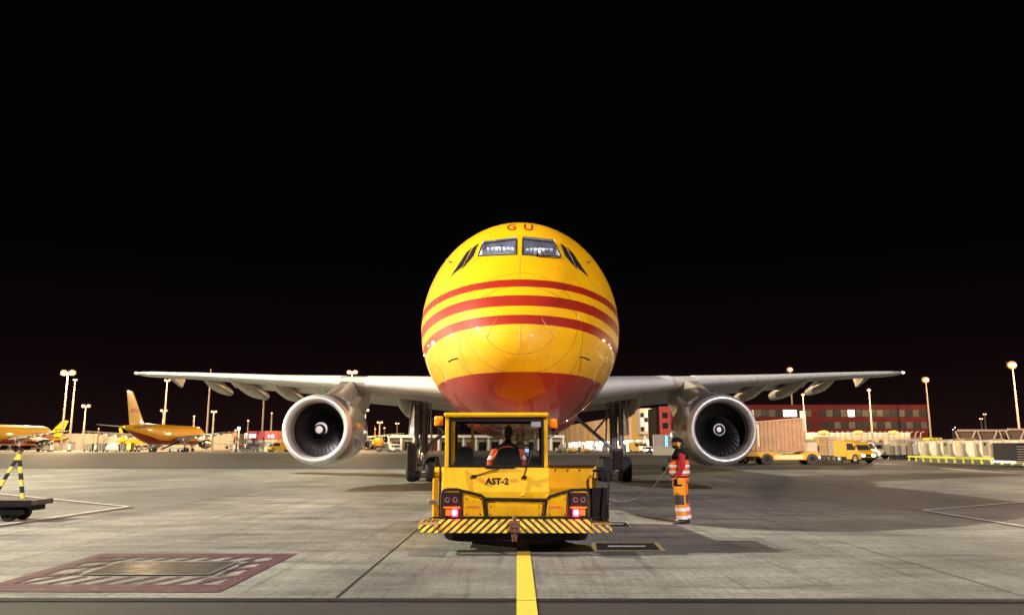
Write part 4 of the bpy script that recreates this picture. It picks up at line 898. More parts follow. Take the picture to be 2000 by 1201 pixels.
# beard shadow
be = MB(); be.loft([[Vector((-.04+cx+rx*math.cos(a), wy*math.sin(a), 1.745+z)) for a in [math.pi*.55+math.pi*.9*k/12 for k in range(13)]] for z, cx, rx, wy in ((-.116, -.018, .058, .052), (-.085, -.012, .080, .064), (-.055, -.008, .086, .071))], cap=False, closed=False)
be.build('beard', m_hair, man, smooth=70)
# trousers
def leg_rings(h, k, a, r0, r1, r2):
    P0, P1, P2 = Vector(h), Vector(k), Vector(a); out = []
    for i in range(7): t = i/6; p = P0.lerp(P1, t); out.append(ell(p, r0[0]+(r1[0]-r0[0])*t, r0[1]+(r1[1]-r0[1])*t))
    for i in range(1, 7): t = i/6; p = P1.lerp(P2, t); out.append(ell(p, r1[0]+(r2[0]-r1[0])*t, r1[1]+(r2[1]-r1[1])*t))
    return out
tr1 = cloth('trouser_leg', leg_rings((-.035, -.10, 1.02), (-.035, -.115, .53), (.0, -.115, .10), (.145, .115), (.115, .095), (.102, .09)), m_or2, man, seed=3, rough=.012)
tr2 = cloth('trouser_leg', leg_rings((.035, .10, 1.02), (.065, .12, .53), (.12, .12, .10), (.145, .115), (.115, .095), (.102, .09)), m_or, man, seed=4, rough=.012)
cloth('trouser_seat', [ell((.01, 0, z), rx, ry) for z, rx, ry in ((.86, .15, .17), (.95, .178, .20), (1.04, .175, .19), (1.12, .15, .17))], m_or, man, seed=5)
def band_on(P0, P1, t0, t1, ra, rb, name, m, off=.006):
    P0, P1 = Vector(P0), Vector(P1); rr = []
    for t in (t0, (t0+t1)/2, t1): p = P0.lerp(P1, t); rr.append(ell(p, ra[0]+(rb[0]-ra[0])*t+off, ra[1]+(rb[1]-ra[1])*t+off))
    return MB().loft(rr, cap=False).build(name, m, man, smooth=60)
for (k, a) in (((-.035, -.115, .53), (.0, -.115, .10)), ((.065, .12, .53), (.12, .12, .10))):
    band_on(k, a, .40, .58, (.115, .095), (.102, .09), 'reflective_band', m_refl, .012); band_on(k, a, .80, .97, (.115, .095), (.102, .09), 'reflective_band', m_refl, .012)
for (h_, k, yy) in (((-.035, -.10, 1.02), (-.035, -.115, .53), -1), ((.035, .10, 1.02), (.065, .12, .53), 1)):
    c = Vector(k); q = MB()
    rr = [[Vector((c.x+dx+.124*math.cos(a)*1.0, c.y+.104*math.sin(a), c.z+z)) for a in [math.pi*(.62 if yy > 0 else .85)+math.pi*(.70)*i/10 for i in range(11)]] for z, dx in ((.10, 0), (.02, 0), (-.06, .006), (-.10, .01))]
    if yy > 0: rr = [[Vector((c.x+dx+  .124*math.cos(a), c.y+.104*math.sin(a), c.z+z)) for a in [math.pi*1.0+math.pi*.8*i/10 for i in range(11)]] for z, dx in ((.10, 0), (.02, 0), (-.06, .006), (-.10, .01))]
    else: rr = [[Vector((c.x+dx+  .124*math.cos(a), c.y+.104*math.sin(a), c.z+z)) for a in [math.pi*1.05+math.pi*.62*i/10 for i in range(11)]] for z, dx in ((.10, 0), (.02, 0), (-.06, .006), (-.10, .01))]
    MB().loft(rr, cap=False, closed=False).build('knee_patch', mat('knee_patch', (.06, .045, .035), .8), man, smooth=60)
pk = MB().box(-.155, -.01, -.225, -.190, .66, .82).build('cargo_pocket', m_or2, man, bevel=.02, seg=3); MB().box(-.16, -.005, -.230, -.188, .82, .86).build('pocket_flap', m_blkf, pk, bevel=.008)
# boots
for (ax, ay) in ((.0, -.115), (.12, .12)):
    bt = [];
    for x, w_, z1 in ((.075, .030, .07), (.06, .046, .13), (.02, .050, .145), (-.05, .050, .125), (-.11, .054, .085), (-.17, .050, .07), (-.205, .030, .045)):
        bt.append([Vector((ax+x, ay+w_*math.cos(a), z1/2+z1/2*math.sin(a))) for a in [2*math.pi*k/14 for k in range(14)]])
    cloth('boot', bt, m_boot, man, sub=1, rough=.001)
# jacket: black shoulders, orange vest, red sleeves
tors = [((.0, 0, 1.04), .19, .20), ((-.005, 0, 1.12), .195, .205), ((-.005, 0, 1.22), .192, .205), ((.005, 0, 1.32), .195, .215), ((.015, 0, 1.40), .19, .215)]
cloth('vest', [ell(c, a, b) for c, a, b in tors], m_or, man, seed=8, rough=.010)
cloth('jacket_yoke', [ell(c, a, b) for c, a, b in (((.015, 0, 1.38), .193, .22), ((.02, 0, 1.46), .178, .215), ((.02, 0, 1.53), .145, .175), ((.005, 0, 1.58), .088, .11), ((-.0, 0, 1.625), .076, .082), ((-.005, 0, 1.65), .072, .076))], m_blkf, man, seed=9, rough=.006)
for z, rx, ry in ((1.12, .204, .214), (1.25, .204, .216)): MB().loft([ell((-.003, 0, z+d), rx, ry) for d in (-.028, 0, .028)], cap=False).build('reflective_band', m_refl, man, smooth=60)
MB().loft([ell((.0, 0, z), .186, .204) for z in (1.005, 1.04)], cap=False).build('belt', m_blkf, man, smooth=60)
MB().box(-.225, -.19, -.06, .06, 1.33, 1.44).build('radio', m_black, man, bevel=.012)
def arm(s, e, w_, nm, seed):
    P0, P1, P2 = Vector(s), Vector(e), Vector(w_); rr = []
    for i in range(6): t = i/5; p = P0.lerp(P1, t); rr.append(ell(p, .080-.012*t, .070-.010*t))
    for i in range(1, 6): t = i/5; p = P1.lerp(P2, t); rr.append(ell(p, .060-.016*t, .058-.016*t))
    return cloth(nm, rr, m_redf, man, seed=seed, rough=.007)
arm((.0, -.235, 1.53), (.0, -.275, 1.23), (-.10, -.26, 1.00), 'sleeve', 11); arm((.0, .235, 1.53), (.0, .275, 1.25), (-.20, .20, 1.14), 'sleeve', 12)
hand('glove', (-.115, -.258, .985), (-.25, 0, -1), (-1, 0, .2), m_blkf, man, 1.15, .7); hand('glove', (-.205, .20, 1.135), (-.8, -.3, .35), (0, 0, 1), m_blkf, man, 1.1, 1.2)
man.scale = (1.1, 1.08, 1.0)
# headset cord, hand to nose gear
a = Vector((pp.x-.24, pp.y+.12, 1.20)); cdp = [P(1307, 905, pp.y-.0), P(1298, 922, pp.y), P(1286, 938, pp.y+.2), P(1265, 960, pp.y+.5), P(1240, 973, pp.y+.9), P(1215, 978, pp.y+1.3), P(1190, 973, pp.y+1.8), P(1160, 955, pp.y+2.4), P(1120, 925, pp.y+3.2), Vector((.25, 22.1, 1.5))]
cdp = [p if p.z > .03 else Vector((p.x, p.y, .03)) for p in cdp]
cu = []
for i in range(len(cdp)-1):
    p0, p1, p2, p3 = cdp[max(i-1, 0)], cdp[i], cdp[i+1], cdp[min(i+2, len(cdp)-1)]
    for k in range(6):
        t = k/6; cu.append(.5*((2*p1)+(-p0+p2)*t+(2*p0-5*p1+4*p2-p3)*t*t+(-p0+3*p1-3*p2+p3)*t**3))
cu.append(cdp[-1])
tag(MB().tube(cu, .0085, 6).build('headset_cord', mat('cord_grey', (.22, .19, .17), .5), smooth=60), 'thin grey headset cord sagging from the crew member in orange to the nose gear', 'cord')
# driver, seated with the back to us
drv = thing('person', 'tug driver seen from behind in the cab, dark jacket with red and white shoulders', 'person', (TX+T(992, 870, .8).x, TY+.72, 0))
J = {'pel': (0, 0, 1.26, (.15, .13)), 'chs': (0, .0, 1.52, (.16, .11)), 'nkb': (0, .0, 1.73, .06), 'hd': (0, .03, 1.84, .06), 'sl': (-.19, .0, 1.63, .06), 'el': (-.27, .12, 1.42, .05), 'wl': (-.16, .30, 1.40, .035), 'sr': (.19, .0, 1.63, .06), 'er': (.27, .12, 1.42, .05), 'wr': (.14, .30, 1.40, .035),
     'kl': (-.14, .38, 1.24, .08), 'kr': (.14, .38, 1.24, .08), 'al': (-.14, .45, 1.06, .05), 'ar': (.14, .45, 1.06, .05)}
skin('body', J, [('pel', 'chs'), ('chs', 'nkb'), ('nkb', 'hd'), ('chs', 'sl'), ('sl', 'el'), ('el', 'wl'), ('chs', 'sr'), ('sr', 'er'), ('er', 'wr'), ('pel', 'kl'), ('kl', 'al'), ('pel', 'kr'), ('kr', 'ar')], m_blkf, drv, 2, 'pel')
q = head_mesh(drv, (0, 0, 0), s=1.0); q.v = [(y, -x+.03, z+1.89) for x, y, z in q.v]; q.build('head', m_skin, drv, smooth=70)
MB().sphere((0, .0, 1.915), .108, 16, 12, (.82, .98, 1.08)).build('hair', m_hair, drv, smooth=70)
cloth('jacket', [ell(c, a, b) for c, a, b in (((0, 0, 1.2), .20, .14), ((0, 0, 1.35), .21, .15), ((0, 0, 1.50), .235, .145), ((0, 0, 1.61), .24, .13), ((0, 0, 1.685), .18, .105), ((0, 0, 1.735), .085, .08), ((0, 0.01, 1.77), .07, .07))], m_blkf, drv, seed=21)
for s in (-1, 1):
    P0, P1, P2 = Vector((s*.20, 0, 1.65)), Vector((s*.285, .02, 1.45)), Vector((s*.30, .06, 1.33))
    rr = [ell(P0.lerp(P1, i/4), .068, .075) for i in range(5)]+[ell(P1.lerp(P2, i/3), .064, .068) for i in range(1, 4)]
    cloth('sleeve', rr, m_or if 0 else mat('hi_vis_red', (.80, .10, .02), .65, noise=.2), drv, seed=23+s)
    for t in (.78,): MB().loft([ell(P0.lerp(P1, t+d), .073, .080) for d in (-.16, .0, .16)], cap=False).build('reflective_band', m_refl, drv, smooth=60)
    MB().loft([ell(P1.lerp(P2, .9+d), .068, .073) for d in (-.25, .0, .25)], cap=False).build('reflective_band', m_refl, drv, smooth=60)
    hand('hand', (s*.14, .30, 1.40), (0, 1, .1), (-s, 0, .3), m_skin, drv, 1.0, 1.3)
MB().tube([(s_*.22*math.sin(a), -.10-.03*math.cos(a), 1.44+.22*math.cos(a)) for s_, a in [(1, -1.35+2.7*i/16) for i in range(17)]], .030, 8).build('shoulder_band', MATS['hi_vis_red'], drv, smooth=60)
MB().box(-.06, .06, -.155, -.12, 1.635, 1.675).build('reflective_patch', m_refl, drv, bevel=.01)
# pilot behind the right-hand windscreen
cp_ = Vector(plane['cockpit'])+Vector((NOSE_X, NOSE_Y, 0)); del plane['cockpit']
pil = thing('person', 'pilot with dark hair sitting behind the right-hand cockpit windscreen', 'person', (cp_.x+.02, cp_.y+.82, cp_.z-.34))
skin('body', {'p': (0, 0, -.02, (.10, .07)), 'c': (0, 0, .10, (.11, .08)), 'n': (0, 0, .26, .05), 'h': (0, 0, .34, .05), 'l': (-.16, 0, .14, .05), 'r': (.16, 0, .14, .05)}, [('p', 'c'), ('c', 'n'), ('n', 'h'), ('c', 'l'), ('c', 'r')], m_blkf, pil, 1, 'p')
q = head_mesh(pil, (0, 0, 0), s=.95); q.v = [(-y, x, z+.37) for x, y, z in q.v]; q.build('head', m_skin, pil, smooth=70); MB().sphere((0, .02, .40), .105, 14, 10, (.85, .95, .95)).build('hair', m_hair, pil, smooth=70)
# ------------------------------------------------------------------ flatbed cargo dolly at the left edge
c0 = G(60, 1015)
dl = thing('flatbed_dolly', 'dark flatbed cargo dolly at the left edge with a raised striped tow bar', 'dolly', (c0.x, c0.y, 0))
e1 = P(105, 972, c0.y+.35)-Vector((c0.x, c0.y, 0)); zt = e1.z
MB().box(-3.6, e1.x, -.55, .35, zt-.11, zt-.0).build('deck', mat('deck_wood', (.10, .085, .07), .8, noise=.5, nscale=5), dl, bevel=.01)
MB().box(-3.6, e1.x+.01, -.58, -.551, zt-.13, zt+.012).build('deck_edge', m_dark, dl)
MB().box(-3.4, e1.x-.15, -.35, .3, zt-.24, zt-.112).build('chassis', m_black, dl)
MB().box(e1.x-.75, e1.x-.22, -.50, -.36, zt-.32, zt-.20).build('chassis_bracket', m_black, dl, bevel=.02)
for y in (-.28, .22):
    for x in (e1.x-.62, -2.9):
        Mw = Matrix.Translation((x, y, .19)); 
        wl = MB().lathe([(-.07, .09), (-.08, .17), (-.05, .19), (.05, .19), (.08, .17), (.07, .09)], Mw, 24).build('wheel', m_rub, dl, smooth=40)
        MB().lathe([(-.06, .09), (-.03, .02), (.03, .02), (.06, .09)], Mw, 16).build('rim', m_dark, wl)
hz2 = bpy.data.materials.new('pole_stripes'); hz2.use_nodes = True; n = hz2.node_tree; bs = n.nodes['Principled BSDF']
s = nd(n, 'ShaderNodeSeparateXYZ'); n.links.new(nd(n, 'ShaderNodeTexCoord').outputs['Object'], s.inputs[0])
k = mathn(n, 'GREATER_THAN', mathn(n, 'FRACT', mathn(n, 'MULTIPLY', s.outputs['Z'], 3.3)), .5)
n.links.new(mixc(n, k, (.015, .015, .03), (.72, .66, .10)), bs.inputs['Base Color']); bs.inputs['Roughness'].default_value = .5
apx = P(39, 884, c0.y+.2)-Vector((c0.x, c0.y, 0)); l0 = P(-6, 960, c0.y+.2)-Vector((c0.x, c0.y, 0)); r0 = P(45, 966, c0.y+.2)-Vector((c0.x, c0.y, 0))
ob = MB(); 
def flatbar(mb, a, b, wd, th):
    d = (b-a).normalized(); u = Vector((0, 1, 0)); v = d.cross(u).normalized()*wd/2; u = u*th/2
    mb.hexa([a-v-u, a+v-u, a+v+u, a-v+u], [b-v-u, b+v-u, b+v+u, b-v+u])
flatbar(ob, l0, apx, .075, .05); rt = ob.build('tow_bar_leg', hz2, dl, bevel=.006)
ob = MB(); flatbar(ob, Vector((r0.x, r0.y, zt)), apx+Vector((-.02, .0, .0)), .085, .055); ob.build('tow_bar_leg', hz2, dl, bevel=.006)
MB().sphere(apx+Vector((0, 0, .02)), .045, 10, 8).build('tow_eye', mat('rust', (.20, .08, .03), .6), dl)
MB().tube([Vector((l0.x-.25, l0.y, zt)), Vector((l0.x-.22, l0.y-.05, zt+.13))], .02, 6).build('deck_pin', m_dark, dl)
# ------------------------------------------------------------------ other freighters parked across the apron
SK = ('fan_blade', 'hydraulic_lines', 'panel_bolt', 'wiper', 'probe', 'pitot_probe', 'diverter_strip', 'radome_seam', 'crown_letter', 'actuator', 'lock_link', 'spinner_swirl', 'overhead_panel', 'seam')
PG = 'freighters parked across the apron'
for x, y, rz, sc, lb in ((-101.5, 259, 180, 1, 'yellow airplane parked facing away, tall lettered tail fin left of the four thin masts'),
                         (-147, 254, 180, 1, 'yellow airplane cut by the left edge of the photo, big red lettering over its wing'),
                         (-60, 300, 180, 1, 'yellow airplane mostly hidden behind the left engine'),
                         (XY(742, 300), 300, 14, .62, 'small yellow airplane facing us between the left engine and the left landing gear'),
                         (-157, 345, 180, .55, 'distant yellow airplane whose fin shows left of the tall lettered tail'),
                         (XY(462, 330), 330, 200, .50, 'small distant yellow airplane behind the nose of the parked lettered one'),
                         (XY(83, 345)-39*.78, 345, -90, .78, 'distant airplane whose small fin rises over the nose of the leftmost one')):
    copy_tree(plane, (x, y, 0), R(rz), lb, PG, sc, SK)
plane['group'] = PG
# ------------------------------------------------------------------ light masts of the far apron
m_halo = mat('orange_halo', (.03, .012, .002), .6, emit=(1.0, .34, .065), es=1.05); m_halo_cool = mat('cool_halo', (.6, .6, .7), .5, emit=(.6, .6, .8), es=.5)
def far_mast(px, py, h, label, r=3.0, n=2, power=0, cool=False, tilt=0, name='light_mast'):
    d = ray(px, py); k = (h-H)/d.z; x, y = d.x*k, d.y*k; D = math.hypot(x, y)
    root = thing(name, label, 'light mast', (x, y, 0), 0, 'light masts round the far apron')
    rr = max(.10, D*.0010)
    MB().tube([(0, 0, 0), (0, 0, h*.55), (0, 0, h)], [rr*1.25, rr, rr*.65], 10).build('pole', m_farpole, root, smooth=40)
    s = D*r/F
    a = s*.9 if n > 1 else .01
    if n > 1: MB().box(-a, a, -.08, .08, h-.05, h+.06).build('crossarm', m_galv, root)
    for i in range(n):
        X = -a+2*a*i/(n-1) if n > 1 else 0
        lm = MB().sphere((X, -s*.35, h-.05), s*.36, 12, 8, (1, .6, .80)).build('lamp', (m_cool if cool else (m_warm if r > 4.5 else m_warm_far)), root, smooth=60)
        MB().sphere((X, s*.05, h-.05), s*.78, 14, 10, (1, .36, .80)).build('lamp_halo', m_halo_cool if cool else m_halo, lm, smooth=60)  # glowing disc imitates the halo of light round the lamp
        MB().box(X-s*.7, X+s*.7, s*.36, s*.5, h-s*.4, h+s*.5).build('lamp_housing', m_dark, root, bevel=s*.04)
    if power:
        l = bpy.data.lights.new('mast_light', 'POINT'); l.energy = power*FAR_POWER; l.color = (.8, .85, 1) if cool else (1.0, .66, .34); l.shadow_soft_size = .8
        lo = bpy.data.objects.new('mast_light', l); col.objects.link(lo); lo.parent = root; lo.location = (0, -8.0 if power < 200000 else -14.0, h-1.5)  # unseen light added in mid-air ahead of the mast to spare the pole
for a in ((133, 727, 28, 'tallest left light mast, bright twin lamps, nearest the left edge', 8, 2, 190000), (147, 741, 26, 'light mast close beside the tallest left one, smaller dim lamps', 2.6, 3, 40000),
          (168, 792, 18, 'shorter light mast right of the tall pair at the left', 5, 2, 60000), (327, 742, 28, 'light mast rising to the left wing behind the parked airplane fuselage', 3.5, 2, 90000),
          (320, 801, 15, 'short lamp post just left of the mast over the parked airplane', 4.2, 2, 20000), (412, 721, 31, 'very tall mast whose small white lamp peeks over the left wing', 1.6, 1, 0),
          (418, 803, 14, 'short twin lamp post right of the very tall mast', 3.6, 2, 20000), (379, 812, 12, 'small lamp post above the nose of the parked lettered airplane', 2.4, 1, 0),
          (517, 752, 26, 'tall mast ending under the left wing right of the red office block', 1.6, 1, 0), (531, 806, 14, 'short lamp post between the red office block and left engine', 2.6, 1, 0),
          (485, 821, 12, 'small lamp post left over the red office block', 3.0, 1, 0), (688, 726, 28, 'bright mast showing over the left wing above the engine pylon', 6.5, 2, 120000),
          (714, 800, 16, 'lamp post just right of the left engine', 4.6, 2, 30000), (742, 824, 13, 'lamp post second to the right of the left engine', 3.6, 2, 15000), (733, 837, 12, 'faint lower lamp left of the three small posts by the left engine', 2.4, 1, 0),
          (751, 835, 12, 'lower lamp right of the three small posts by the left engine', 2.8, 1, 0), (776, 826, 13, 'lamp post left of the left landing gear', 2.6, 2, 0), (193, 836, 9, 'low lamp post on the long grey wall at the left', 1.8, 1, 0),
          (1543, 721, 28, 'bright mast showing over the right wing, left of the middle', 7.5, 1, 0), (1437, 775, 18, 'lamp post just over the right engine', 4.0, 1, 30000),
          (1568, 770, 16, 'lamp post before the dark red building, over the brown container', 4.4, 1, 45000), (1697, 761, 16, 'slim lamp post before the dark red building near its lit right window', 4.6, 1, 55000),
          (1808, 741, 22, 'bright mast at the right end of the dark red building', 8.5, 1, 15000), (1977, 712, 24, 'brightest light mast at the right edge of the photo', 10.5, 1, 220000),
          (1916, 817, 14, 'left of two small distant lamp posts at the right', 2.0, 2, 0), (1923, 808, 16, 'right of two small distant lamp posts at the right', 2.0, 2, 0),
          (1861, 838, 10, 'left one of two low cool lamps over the cargo yard', 1.8, 1, 0, True), (1865, 834, 10, 'right one of two low cool lamps over the cargo yard', 1.8, 1, 0, True),
          (1816, 828, 9, 'low lamp just by the foot of the bright mast near the dark red building', 2.6, 1, 0), (1289, 796, 13, 'thin pale lamp post in front of the red tower block', 1.6, 1, 8000)):
    far_mast(*a)
# ------------------------------------------------------------------ buildings
m_wall = mat('grey_render_wall', (.30, .27, .22), .8, noise=.15, nscale=.4); m_beige = mat('beige_panel', (.42, .34, .27), .75, noise=.15, nscale=.5)
m_redb = mat('dark_red_facade', (.055, .009, .011), .85, spec=.1, noise=.2, nscale=.4); m_redl2 = mat('red_facade', (.20, .022, .022), .7, noise=.15, nscale=.5)
m_cladw = mat('pale_cladding', (.58, .46, .40), .5, noise=.2, nscale=1.0); m_clady = mat('yellow_cladding', (.62, .34, .05), .5, noise=.25, nscale=1.0)
def zat(py, Y): return P(1000, py, Y).z
def bx(name, x0, x1, y0, y1, z0, z1, m, par, bevel=0): return MB().box(x0, x1, y0, y1, z0, z1).build(name, m, par, bevel=bevel)
# long wall at the left
Y = 350; x0, x1 = XY(60, Y), XY(455, Y); b = thing('boundary_building', 'long low windowless grey hall behind the parked airplanes at the left', 'building', (x0, Y, 0))
bx('wall', 0, x1-x0, 0, 30, 0, zat(847.5, Y), m_wall, b); bx('roof_edge', -.3, x1-x0+.3, -.3, 30.3, zat(847.5, Y)+.01, zat(846, Y), m_beige, b)
sl = MB()
for i in range(1, 22): sl.box(i*(x1-x0)/22-.06, i*(x1-x0)/22+.06, -.06, -.01, 0, zat(847.5, Y)-.1)
sl.build('wall_pilasters', m_beige, b)
# long shed with pillars between the left engine and the tug
Y = 300; x0, x1 = XY(760, Y), XY(1100, Y); b = thing('cargo_shed', 'long beige cargo shed with a bright canopy line seen behind the landing gear and tug', 'building', (x0, Y, 0))
zt = zat(848, Y); W = x1-x0
bx('wall', 0, W, 3, 30, 0, zt, m_beige, b); bx('canopy', -.5, W+.5, -2, 2.99, zt-1.1, zt-.3, m_white, b)
for i in range(15): bx('pillar', i*W/14-.3, i*W/14+.3, -1.6, -1.0, 0, zt-1.11, m_white, b)
for i in range(14): bx('dock_door', (i+.2)*W/14, (i+.8)*W/14, 2.9, 2.99, 0, zt*.55, m_dark if i % 3 else m_redl2, b)
# dark red office building on the right
Y = 262; x0, x1 = XY(1448, Y), XY(1816, Y); b = thing('office_building', 'long dark red office building with two window bands, behind the right wing', 'building', (x0, Y, 0)); W = x1-x0; zt = zat(792, Y)
bx('wall', 0, W, 0, 18, 0, zt, m_redb, b); bx('parapet', -.2, W+.2, -.2, 18.2, zt+.003, zt+.35, m_redb, b)
m_wb = mat('curtain_grey', (.016, .012, .012), .5, noise=.5, nscale=.6)
for k, (ya, yb_) in enumerate(((800, 813), (823.5, 836))):
    z0, z1 = zat(yb_, Y), zat(ya, Y); n = 26
    lit = {5: 1, 6: 1, 14: 1} if k == 0 else {}
    for i in range(n):
        if i == 10: continue
        a, c = i*W/n+.12, (i+1)*W/n-.12
        pxm = 1448+(i+.5)*(1816-1448)/n
        L_ = (k == 0 and (1529 <= pxm <= 1556 or 1655 <= pxm <= 1677))
        wn = bx('window', a, c, -.05, -.01, z0, z1, m_lit if L_ else (m_win if (i*7+k*3) % 5 < 3 else m_wb), b)
        bx('frame', c+.02, c+.20, -.12, -.02, z0, z1, m_dark, wn)
bx('stair_window', XY(1566, Y)-x0, XY(1577, Y)-x0, -.09, -.055, zat(845, Y), zat(802, Y), mat('dim_lit_window', (.5, .5, .5), .4, emit=(.9, .8, .75), es=.35), b)
# beige ground storey / lower hall in front of it
Y = 232; x0, x1 = XY(1575, Y), XY(1780, Y); b = thing('low_hall', 'low beige hall running in front of the dark red office building', 'building', (x0, Y, 0)); W = x1-x0; zt = zat(846, Y)
bx('wall', 0, W, 0, 12, 0, zt, m_beige, b); bx('roof_edge', -.2, W+.2, -.2, 12, zt+.003, zt+.25, m_white, b)
for i in range(9): bx('window', (i+.3)*W/9, (i+.7)*W/9, -.05, -.01, zt*.35, zt*.65, m_wb if i % 3 else m_win, b)
for i in (1, 4, 7): MB().sphere(((i+.5)*W/9, -.5, zt+.4), 1.1, 12, 6, (1.4, .5, .4)).build('wall_lamp', mat('sodium_glow', (.8, .5, .1), .5, emit=(1, .5, .08), es=1.0), b, smooth=60)
# red tower block behind the crew member
Y = 205; x0, x1 = XY(1285, Y), XY(1352, Y); b = thing('red_tower_block', 'red tower block between the glass stair tower and the right engine', 'building', (x0, Y, 0)); W = x1-x0; zt = zat(793, Y)
bx('wall', W*.40, W, 0, 14, 0, zt, m_redl2, b); bx('side_wall', 0, W*.399, 1.5, 14, 0, zt-.2, m_dark, b); bx('corner_panel', W*.10, W*.398, .3, 1.49, 0, zt, mat('bright_red_panel', (.45, .05, .04), .6, noise=.1), b)
for z in (832, 812):
    bx('window', W*.16, W*.32, .22, .29, zat(z+4, Y), zat(z-7, Y), m_win, b)
    bx('window', W*.50, W*.72, -.06, -.01, zat(z+4, Y), zat(z-6, Y), m_wb, b)
# glass stair tower
Y = 238; x0, x1 = XY(1251, Y), XY(1276, Y); b = thing('glass_stair_tower', 'pale stair tower with lit glass front standing on a slim column', 'building', (x0, Y, 0)); W = x1-x0; z0, zt = zat(847, Y), zat(797, Y)
bx('frame', 0, W, 0, 9, z0, zt, m_beige, b)
for j in range(4):
    for i in range(3): bx('window', W*.06+i*W*.3, W*.06+(i+.92)*W*.3, -.05, -.01, z0+.8+j*(zt-z0-2)/4, z0+.8+(j+.9)*(zt-z0-2)/4, mat('stair_glow%s' % '', (.4, .4, .4), .3, emit=(.85, .82, .75), es=.45) if (i+j) % 3 else m_win, b)
bx('column', W*.4, W*.55, 2, 3, 0, z0-.01, m_white, b)
# clad terminal receding to the left with a lit arcade
A_, B2 = Vector((XY(1252, 246), 246, 0)), Vector((XY(1092, 430), 430, 0))
b = thing('clad_terminal', 'long terminal with yellow and pale upright cladding above a bright lit arcade', 'building', tuple(A_)); d = (B2-A_); L = d.length; d.normalize(); nrm = Vector((-d.y, d.x, 0)); nrm = nrm if nrm.y < 0 or nrm.x < 0 else -nrm
if nrm.dot(Vector((0, -1, 0))) < 0 and nrm.x > 0: nrm = -nrm
zt, zm_ = zat(806, 246), zat(858, 246)
def fq(name, s0, s1, z0, z1, o0, o1, m, par):
    q = [d*s+nrm*o for s, o in ((s0, o0), (s1, o0), (s1, o1), (s0, o1))]
    return MB().hexa([v+Vector((0, 0, z0)) for v in q], [v+Vector((0, 0, z1)) for v in q]).build(name, m, par)
fq('upper_wall', 0, L, zm_, zt, 0, -18, m_beige, b)
rnd = random.Random(5)
for i in range(70):
    s0 = i*L/70; mm = m_clady if rnd.random() < (.85 if i < 7 else .28) else m_cladw
    fq('cladding_panel', s0+.05, s0+L/70-.05, zm_+.2, zt-.15*rnd.random(), .02, .28, mm, b)
fq('arcade_back', 0, L, .0, zm_-.02, -5, -18, mat('arcade_glow_wall', (.8, .78, .72), .6, emit=(1.0, .93, .80), es=1.15), b)  # wall glows by itself, standing in for the arcade's lighting
for i in range(18): fq('arcade_column', i*L/18, i*L/18+.7, 0, zm_-.01, -.1, -.8, m_white, b)
for i in range(24):
    s0 = (i+.3)*L/24; fq('arcade_door', s0, s0+2.2, 0, zm_*rnd.uniform(.3, .7), -4.6, -4.95, rnd.choice([m_dark, m_beige, m_redl2, m_white]), b)
for i in range(4):
    l = bpy.data.lights.new('arcade_light', 'POINT'); l.energy = 9000; l.color = (1, .92, .8); l.shadow_soft_size = .5
    lo = bpy.data.objects.new('arcade_light', l); col.objects.link(lo); lo.parent = b; lo.location = d*(i+.4)*L/5-nrm*(1.5)+Vector((0, 0, zm_-.8))
# corrugated screen wall with a cyan light
Y = 150; x0, x1 = XY(1276, Y), XY(1345, Y); b = thing('corrugated_screen', 'grey corrugated screen wall with an upright cyan light strip behind the crew member', 'wall', (x0, Y, 0)); W = x1-x0; zt = zat(848, Y)
bx('plinth', 0, W, -.2, .6, 0, zat(872, Y), m_wall, b)
q = MB(); n = 30; z0 = zat(872, Y)+.01
pr = []
for i in range(n): 
    for dx, dy in ((0, 0), (.25, -.18), (.5, -.18), (.75, 0)): pr.append(((i+dx)*W/n, dy))
pr.append((W, 0)); q.add([(x, y, z0) for x, y in pr]+[(x, y, zt) for x, y in pr], [(i, i+1, len(pr)+i+1, len(pr)+i) for i in range(len(pr)-1)]); q.box(0, W, .01, .2, z0, zt)
q.build('corrugated_panel', mat('corrugated_grey', (.40, .34, .33), .5, metal=.2, noise=.15), b, recalc=False)
bx('light_strip', XY(1300, Y)-x0, XY(1303.5, Y)-x0, -.32, -.22, zat(871, Y), zat(850, Y), mat('cyan_tube', (.1, .6, .9), .4, emit=(.05, .55, 1.0), es=2.2), b)
# red and white stacked office cabins (left)
Y = 245; x0, x1 = XY(479, Y), XY(540, Y); b = thing('office_cabins', 'two-storey stack of red and cream office cabins left of the left engine', 'building', (x0, Y, 0)); W = x1-x0
zt, zm2 = zat(841, Y), zat(858, Y)
bx('upper_cabin', 0, W*.60, 1.5, 8, zm2+.01, zt, mat('crimson_cabin', (.30, .02, .04), .6, noise=.1), b); bx('upper_cabin', W*.605, W, 0, 8, zm2+.01, zt+.05, mat('orange_red_cabin', (.62, .10, .06), .6, noise=.1), b)
bx('lower_cabin', 0, W*.60, 1.8, 8, 0, zm2, m_wall, b); bx('lower_cabin', W*.605, W, .1, 8, 0, zm2, mat('cream_cabin', (.60, .50, .36), .6, noise=.1), b)
bx('window', W*.05, W*.27, 1.42, 1.49, zat(854, Y), zat(847, Y), m_lit, b); bx('window', W*.70, W*.78, -.06, -.01, zat(854, Y), zat(848, Y), mat('bluish_window', (.3, .3, .6), .3, emit=(.6, .65, 1.0), es=.7), b); bx('window', W*.82, W*.90, -.06, -.01, zat(854, Y), zat(848, Y), m_lit, b)
bx('window', W*.66, W*.94, .03, .09, zat(870, Y), zat(864, Y), mat('pale_blind', (.55, .52, .5), .5, emit=(1, .9, .8), es=.25), b)
bx('door', W*.84, W*.88, .02, .025, 0, zat(866, Y), m_dark, b)
